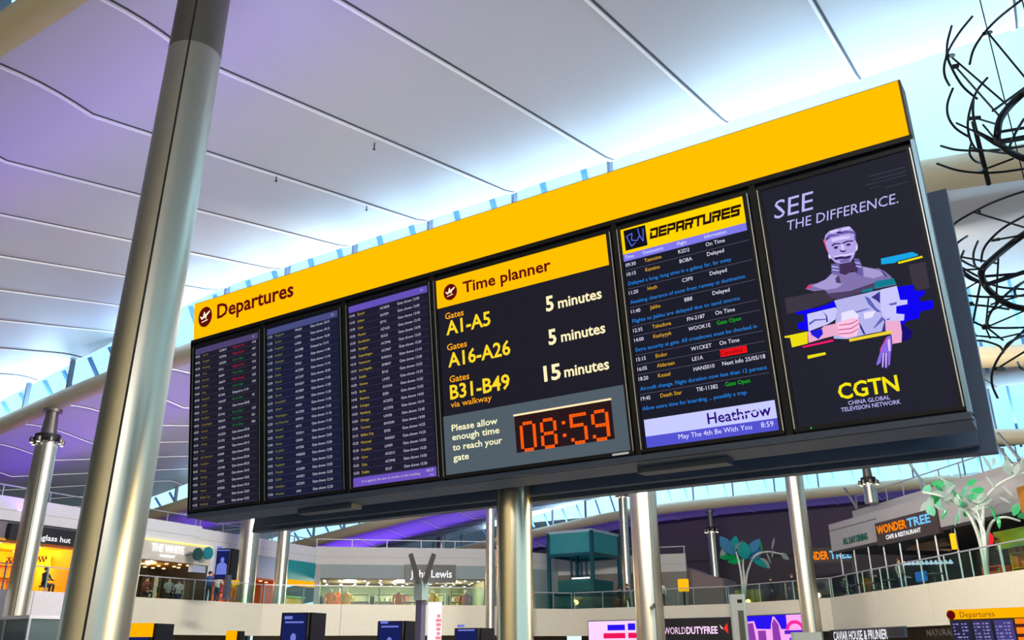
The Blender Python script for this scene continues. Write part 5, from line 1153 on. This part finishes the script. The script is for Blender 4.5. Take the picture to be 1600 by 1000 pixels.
wire(1440, 0, 3.333, 1648, 190, 11, [[(600, -60), (520, 0), (400, 95), (320, 180), (270, 260), (250, 335)], [(265, 85), (200, 165), (150, 245), (135, 290), (160, 360), (215, 450), (290, 515)], [(157, 135), (135, 220), (130, 290)], [(130, 290), (117, 350), (122, 400), (145, 445)], [(163, 460), (135, 540), (140, 610), (180, 670), (250, 715)], [(343, 405), (290, 470), (255, 560), (240, 650), (255, 730), (290, 790)],
    [(270, 520), (268, 590), (285, 680)], [(100, 760), (180, 780), (300, 785), (420, 780)], [(80, 852), (180, 885), (300, 900), (420, 895), (560, 875)], [(260, 740), (250, 800), (280, 840), (320, 850)], [(533, 620), (490, 690), (455, 770)], [(290, 690), (350, 730), (400, 760), (470, 770), (560, 755)]],
    [[(560, 450), (533, 480), (460, 550), (410, 620), (395, 690), (400, 735), (450, 785), (533, 825), (640, 850), (760, 820), (830, 720), (850, 600), (800, 480), (700, 420), (560, 450)]],
    [(345, 170, 560, 430, 1), (150, 292, 450, 550, 1), (175, 345, 410, 610, 1), (370, 578, 560, 440, 1.3), (270, 635, 350, 960, 2.6), (300, 620, 400, 650, 1), (180, 640, 330, 710, 1), (290, 690, 400, 745, 2), (400, 740, 690, 690, 2.6), (250, 770, 440, 800, 1), (320, 885, 480, 825, 1), (320, 650, 380, 720, 1), (390, 690, 690, 640, 1.5), (325, 175, 360, 168, 2), (135, 292, 165, 288, 2), (155, 350, 190, 342, 2.4), (245, 618, 305, 612, 2), (300, 895, 330, 880, 2)],
    'upper hanging sculpture of curved black wires at the top right', 11.6)
wire(1440, 260, 2.5, 1640, 440, 11.5, [[(480, 88), (400, 98), (280, 140), (200, 180), (140, 215), (108, 245)], [(178, 272), (145, 295), (122, 322)], [(220, 292), (203, 340), (208, 385), (235, 410)], [(165, 330), (152, 365), (158, 400), (190, 430), (240, 455)], [(440, 175), (400, 195), (320, 240), (265, 290), (240, 330), (233, 372)], [(130, 380), (220, 430), (300, 470), (440, 482)], [(155, 500), (250, 510), (440, 503)], [(180, 540), (250, 545), (340, 558)],
    [(170, 575), (210, 610), (280, 630), (440, 628)], [(195, 690), (230, 680), (300, 700), (320, 725)], [(390, 455), (330, 500), (270, 570), (255, 620)], [(440, 600), (400, 640), (320, 720), (280, 790), (275, 850), (297, 905)], [(400, 660), (340, 690), (315, 730)], [(130, 350), (180, 380), (230, 400)], [(140, 400), (190, 440), (260, 465)], [(370, 510), (365, 480), (400, 450)], [(375, 765), (385, 785), (410, 800)]],
    [[(450, 230), (400, 265), (340, 310), (280, 360), (240, 400), (235, 430), (260, 480), (330, 535), (400, 555), (520, 560), (640, 500), (690, 390), (650, 270), (550, 215), (450, 230)]],
    [(235, 430, 192, 655, 1.3), (262, 510, 250, 630, 1), (250, 630, 268, 672, 1), (300, 360, 290, 545, 1), (210, 180, 440, 250, 1), (275, 290, 440, 260, 1), (245, 465, 500, 380, 2.4), (135, 350, 300, 380, 1), (160, 485, 240, 440, 1), (250, 630, 400, 565, 1), (250, 625, 320, 680, 1), (195, 660, 310, 670, 1), (310, 670, 440, 640, 1), (295, 790, 440, 700, 1), (240, 430, 500, 410, 1.5), (150, 405, 250, 400, 1), (190, 655, 205, 660, 3), (240, 628, 262, 624, 3), (285, 790, 320, 792, 2.4), (270, 290, 300, 285, 2), (200, 178, 225, 178, 2), (180, 540, 195, 536, 2.5), (260, 570, 320, 540, 1), (270, 540, 500, 470, 1)],
    'lower hanging sculpture of tangled black wires beside the advert screen', 12.4)

# ------------------------------------------------------------------ people on the gallery
SKIN = mat('skin', (196, 150, 124), .5); HAIRD = mat('dark_hair', (30, 22, 20), .5); HAIRL = mat('brown_hair', (90, 60, 36), .5)
def person(P, face, top, legs, label, pose='stand', hair=HAIRD, h=1.7):
    """one skinned body; face is the heading angle"""
    t = thing('person', label, 'person', P)
    s = h / 1.7; fx, fy = cos(face), sin(face); rx, ry = fy, -fx
    def L(r, f, z): return (r * rx + f * fx) * s, (r * ry + f * fy) * s, z * s
    sit = pose == 'sit'; hz = .50 if sit else .92; dz = hz - .92
    J = {'pel': (0, 0, .92 + dz), 'wa': (0, 0, 1.08 + dz), 'ch': (0, .01, 1.28 + dz), 'nk': (0, 0, 1.45 + dz), 'hb': (0, .015, 1.53 + dz), 'ht': (0, .02, 1.64 + dz)}
    R_ = {'pel': .135, 'wa': .12, 'ch': .15, 'nk': .055, 'hb': .08, 'ht': .085}
    E = [('pel', 'wa'), ('wa', 'ch'), ('ch', 'nk'), ('nk', 'hb'), ('hb', 'ht')]
    for sg, n in ((-1, 'l'), (1, 'r')):
        J['sh' + n] = (.19 * sg, 0, 1.40 + dz); R_['sh' + n] = .065
        if pose == 'lean' or (sit): J['el' + n] = (.25 * sg, .12, 1.15 + dz); J['wr' + n] = (.16 * sg, .34, 1.10 + dz); J['fi' + n] = (.12 * sg, .43, 1.10 + dz)
        else: J['el' + n] = (.26 * sg, -.02, 1.12 + dz); J['wr' + n] = (.27 * sg, .06, .88 + dz); J['fi' + n] = (.27 * sg, .09, .76 + dz)
        R_['el' + n] = .045; R_['wr' + n] = .032; R_['fi' + n] = .03
        J['hp' + n] = (.10 * sg, 0, .88 + dz); R_['hp' + n] = .095
        if sit: J['kn' + n] = (.12 * sg, .42, .50); J['an' + n] = (.12 * sg, .40, .09); J['to' + n] = (.13 * sg, .54, .05)
        else:
            o = .10 * sg if pose == 'walk' else 0
            J['kn' + n] = (.11 * sg, .03 + o, .49); J['an' + n] = (.11 * sg, -.02 + o * 1.6, .09); J['to' + n] = (.12 * sg, .14 + o * 1.6, .045)
        R_['kn' + n] = .068; R_['an' + n] = .05; R_['to' + n] = .045
        E += [('ch', 'sh' + n), ('sh' + n, 'el' + n), ('el' + n, 'wr' + n), ('wr' + n, 'fi' + n), ('pel', 'hp' + n), ('hp' + n, 'kn' + n), ('kn' + n, 'an' + n), ('an' + n, 'to' + n)]
    ks = list(J); me = bpy.data.meshes.new('body_frame'); me.from_pydata([L(*J[k]) for k in ks], [(ks.index(a), ks.index(b)) for a, b in E], [])
    o = bpy.data.objects.new('body_frame', me); COL.objects.link(o); m = o.modifiers.new('skin', 'SKIN'); o.modifiers.new('sub', 'SUBSURF').levels = 1
    for i, k in enumerate(ks): me.skin_vertices[0].data[i].radius = (R_[k] * s, R_[k] * s)
    me.skin_vertices[0].data[0].use_root = True
    dg = bpy.context.evaluated_depsgraph_get(); nm = bpy.data.meshes.new_from_object(o.evaluated_get(dg)); bpy.data.objects.remove(o)
    nm.materials.clear()
    for m_ in (top, legs, SKIN, BLACKS): nm.materials.append(m_)
    for p in nm.polygons:
        z = p.center.z / s; p.use_smooth = True; ctr = p.center; rr_ = abs(ctr.x * rx + ctr.y * ry) / s
        p.material_index = 2 if z > 1.46 + dz else (3 if z < .09 else (1 if z < .95 + dz else 0))
        ff = (ctr.x * fx + ctr.y * fy) / s
        if (pose != 'stand' and pose != 'walk' and ff > .36 and z > .9 + dz) or (pose in ('stand', 'walk') and rr_ > .22 and z < .9 + dz): p.material_index = 2
    b = bpy.data.objects.new('body', nm); COL.objects.link(b); b.parent = t
    MB().ball(Vector(P) + Vector(L(0, -.015, 1.625 + dz)), .108 * s, sc=(1, 1, 1.0)).build('hair', hair, t)
    return t
def gal(pl, x, off):
    a, _ = pl.hit(x, 930, off); return pl.w(a, ZF - .02, off)
E0, E1, E2 = front(0), front(1), front(2)
C_ = lambda n, c: mat('cloth_' + n, c, .8)
def toward(P): return math.atan2(-P.y, -P.x)
ppl = [(E0, 66, -.9, C_('black', (24, 24, 30)), C_('navy', (30, 34, 50)), 'person with dark hair in black, sitting by the amber sunglasses shop', 'sit', .9),
       (E0, 226, -1.6, C_('red', (130, 60, 50)), C_('dark', (40, 40, 46)), 'person in dull red sitting beside the big column', 'sit', .6), (E0, 262, -1.4, C_('grey', (150, 150, 146)), C_('dark', (40, 40, 46)), 'person in grey sitting under the white letters', 'sit', .3),
       (E0, 278, -1.3, C_('white', (220, 220, 216)), C_('jeans', (50, 70, 110)), 'person in white sitting under the round signs', 'sit', -.4), (E1, 325, -1.0, C_('blue', (40, 70, 130)), C_('navy', (30, 34, 50)), 'person in blue standing right of the round signs', 'stand', .5),
       (E1, 338, -.9, C_('white', (220, 220, 216)), C_('jeans', (50, 70, 110)), 'person in white shirt standing beside the person in blue', 'lean', 2.4), (E1, 364, -1.0, C_('yellow', (250, 190, 20)), C_('orange', (210, 110, 40)), 'person in a yellow shirt standing left of the left post', 'lean', 0),
       (front(4), 968, -1.6, C_('black', (24, 24, 30)), C_('dark', (40, 40, 46)), 'person in black standing right of the glass lift', 'walk', 1.), (front(5), 980, -1.4, C_('slate', (66, 70, 84)), C_('dark', (40, 40, 46)), 'person in slate grey beside the broad column', 'walk', -1.2),
       (front(5), 1034, -1.2, C_('white', (220, 220, 216)), C_('dark', (40, 40, 46)), 'person in white just right of the broad column', 'stand', 0.), (front(6), 1206, -1.5, C_('black', (24, 24, 30)), C_('dark', (40, 40, 46)), 'person in black standing right of the turquoise flowers', 'walk', 1.4),
       (front(6), 1240, -1.5, C_('navy', (30, 34, 50)), C_('dark', (40, 40, 46)), 'person in navy standing left of the right column', 'stand', .6), (front(7), 1322, -1.2, C_('slate', (66, 70, 84)), C_('dark', (40, 40, 46)), 'person in slate sitting at the left end of the cafe', 'sit', .5),
       (front(7), 1372, -1.6, C_('black', (24, 24, 30)), C_('dark', (40, 40, 46)), 'person in black sitting under the brown cafe sign', 'sit', 1.2), (front(7), 1412, -1.6, C_('grey', (150, 150, 146)), C_('jeans', (50, 70, 110)), 'person in grey standing left of the blue board', 'stand', 1.)]
seat = mat('seat_grey', (80, 78, 80), .6)
for k, (pl, x, off, tp, lg, lb, pose, tw_) in enumerate(ppl):
    P = gal(pl, x, off); person(P, toward(P) + tw_, tp, lg, lb, pose, HAIRL if k % 3 == 2 else HAIRD, 1.62 + .12 * ((k * 7) % 5) / 5)
    if pose == 'sit':
        f = toward(P) + tw_; c = thing('stool', 'grey stool under the ' + lb.split(',')[0].split(' sitting')[0], 'stool', P)
        MB().lathe([(.2, .36), (.22, .38), (.22, .41), (.2, .415)], P, 16).build('seat', seat, c)
        for i in range(4):
            a = pi / 4 + i * pi / 2; MB().tube([P + Vector((.15 * cos(a), .15 * sin(a), .37)), P + Vector((.19 * cos(a), .19 * sin(a), 0))], .015, 6).build('leg', STEELD, c)
# amber lantern on the gallery
P = gal(front(5), 1069, -1.0); z = at(1069, 922, Y=P.y).z
t = thing('lantern', 'glowing amber box lantern on a stand, right of the broad column', 'lantern', P)
MB().box(P + Vector((-.28, -.2, 1.0)), P + Vector((.28, .2, 1.75))).build('lamp_box', emi('amber_lantern', (255, 180, 20), 1.1), t); MB().box(P + Vector((-.05, -.05, 0)), P + Vector((.05, .05, 1.0))).build('pole', BLACKS, t); MB().lathe([(.25, 0), (.25, .03)], P, 14).build('foot', BLACKS, t)
# glass kiosk at the lower left corner, in front of the gallery
kp = at(20, 962, Y=18); t = thing('glass_kiosk', 'grey glass kiosk with white top at the lower left corner', 'kiosk', (kp.x, 18, 0))
xr_ = at(46, 965, Y=18).x; zk = kp.z
MB().box((xr_ - 4, 18, zk - .12), (xr_, 21, zk)).build('roof', FASW, t); MB().box((xr_ - 4, 18.05, .05), (xr_ - .05, 18.09, zk - .12)).build('front_glass', leafglass('kiosk_glass', (150, 170, 172), .4), t); MB().box((xr_ - .09, 18.05, .05), (xr_ - .05, 20.9, zk - .12)).build('side_glass', leafglass('kiosk_glass', (150, 170, 172), .4), t)
for x_, y_ in ((xr_ - 3.95, 18.05), (xr_ - .05, 18.05), (xr_ - 3.95, 20.95), (xr_ - .05, 20.95), (xr_ - 1.6, 18.05)): MB().bar((x_, y_, 0), (x_, y_, zk - .1), .08).build('post', RAILM, t)
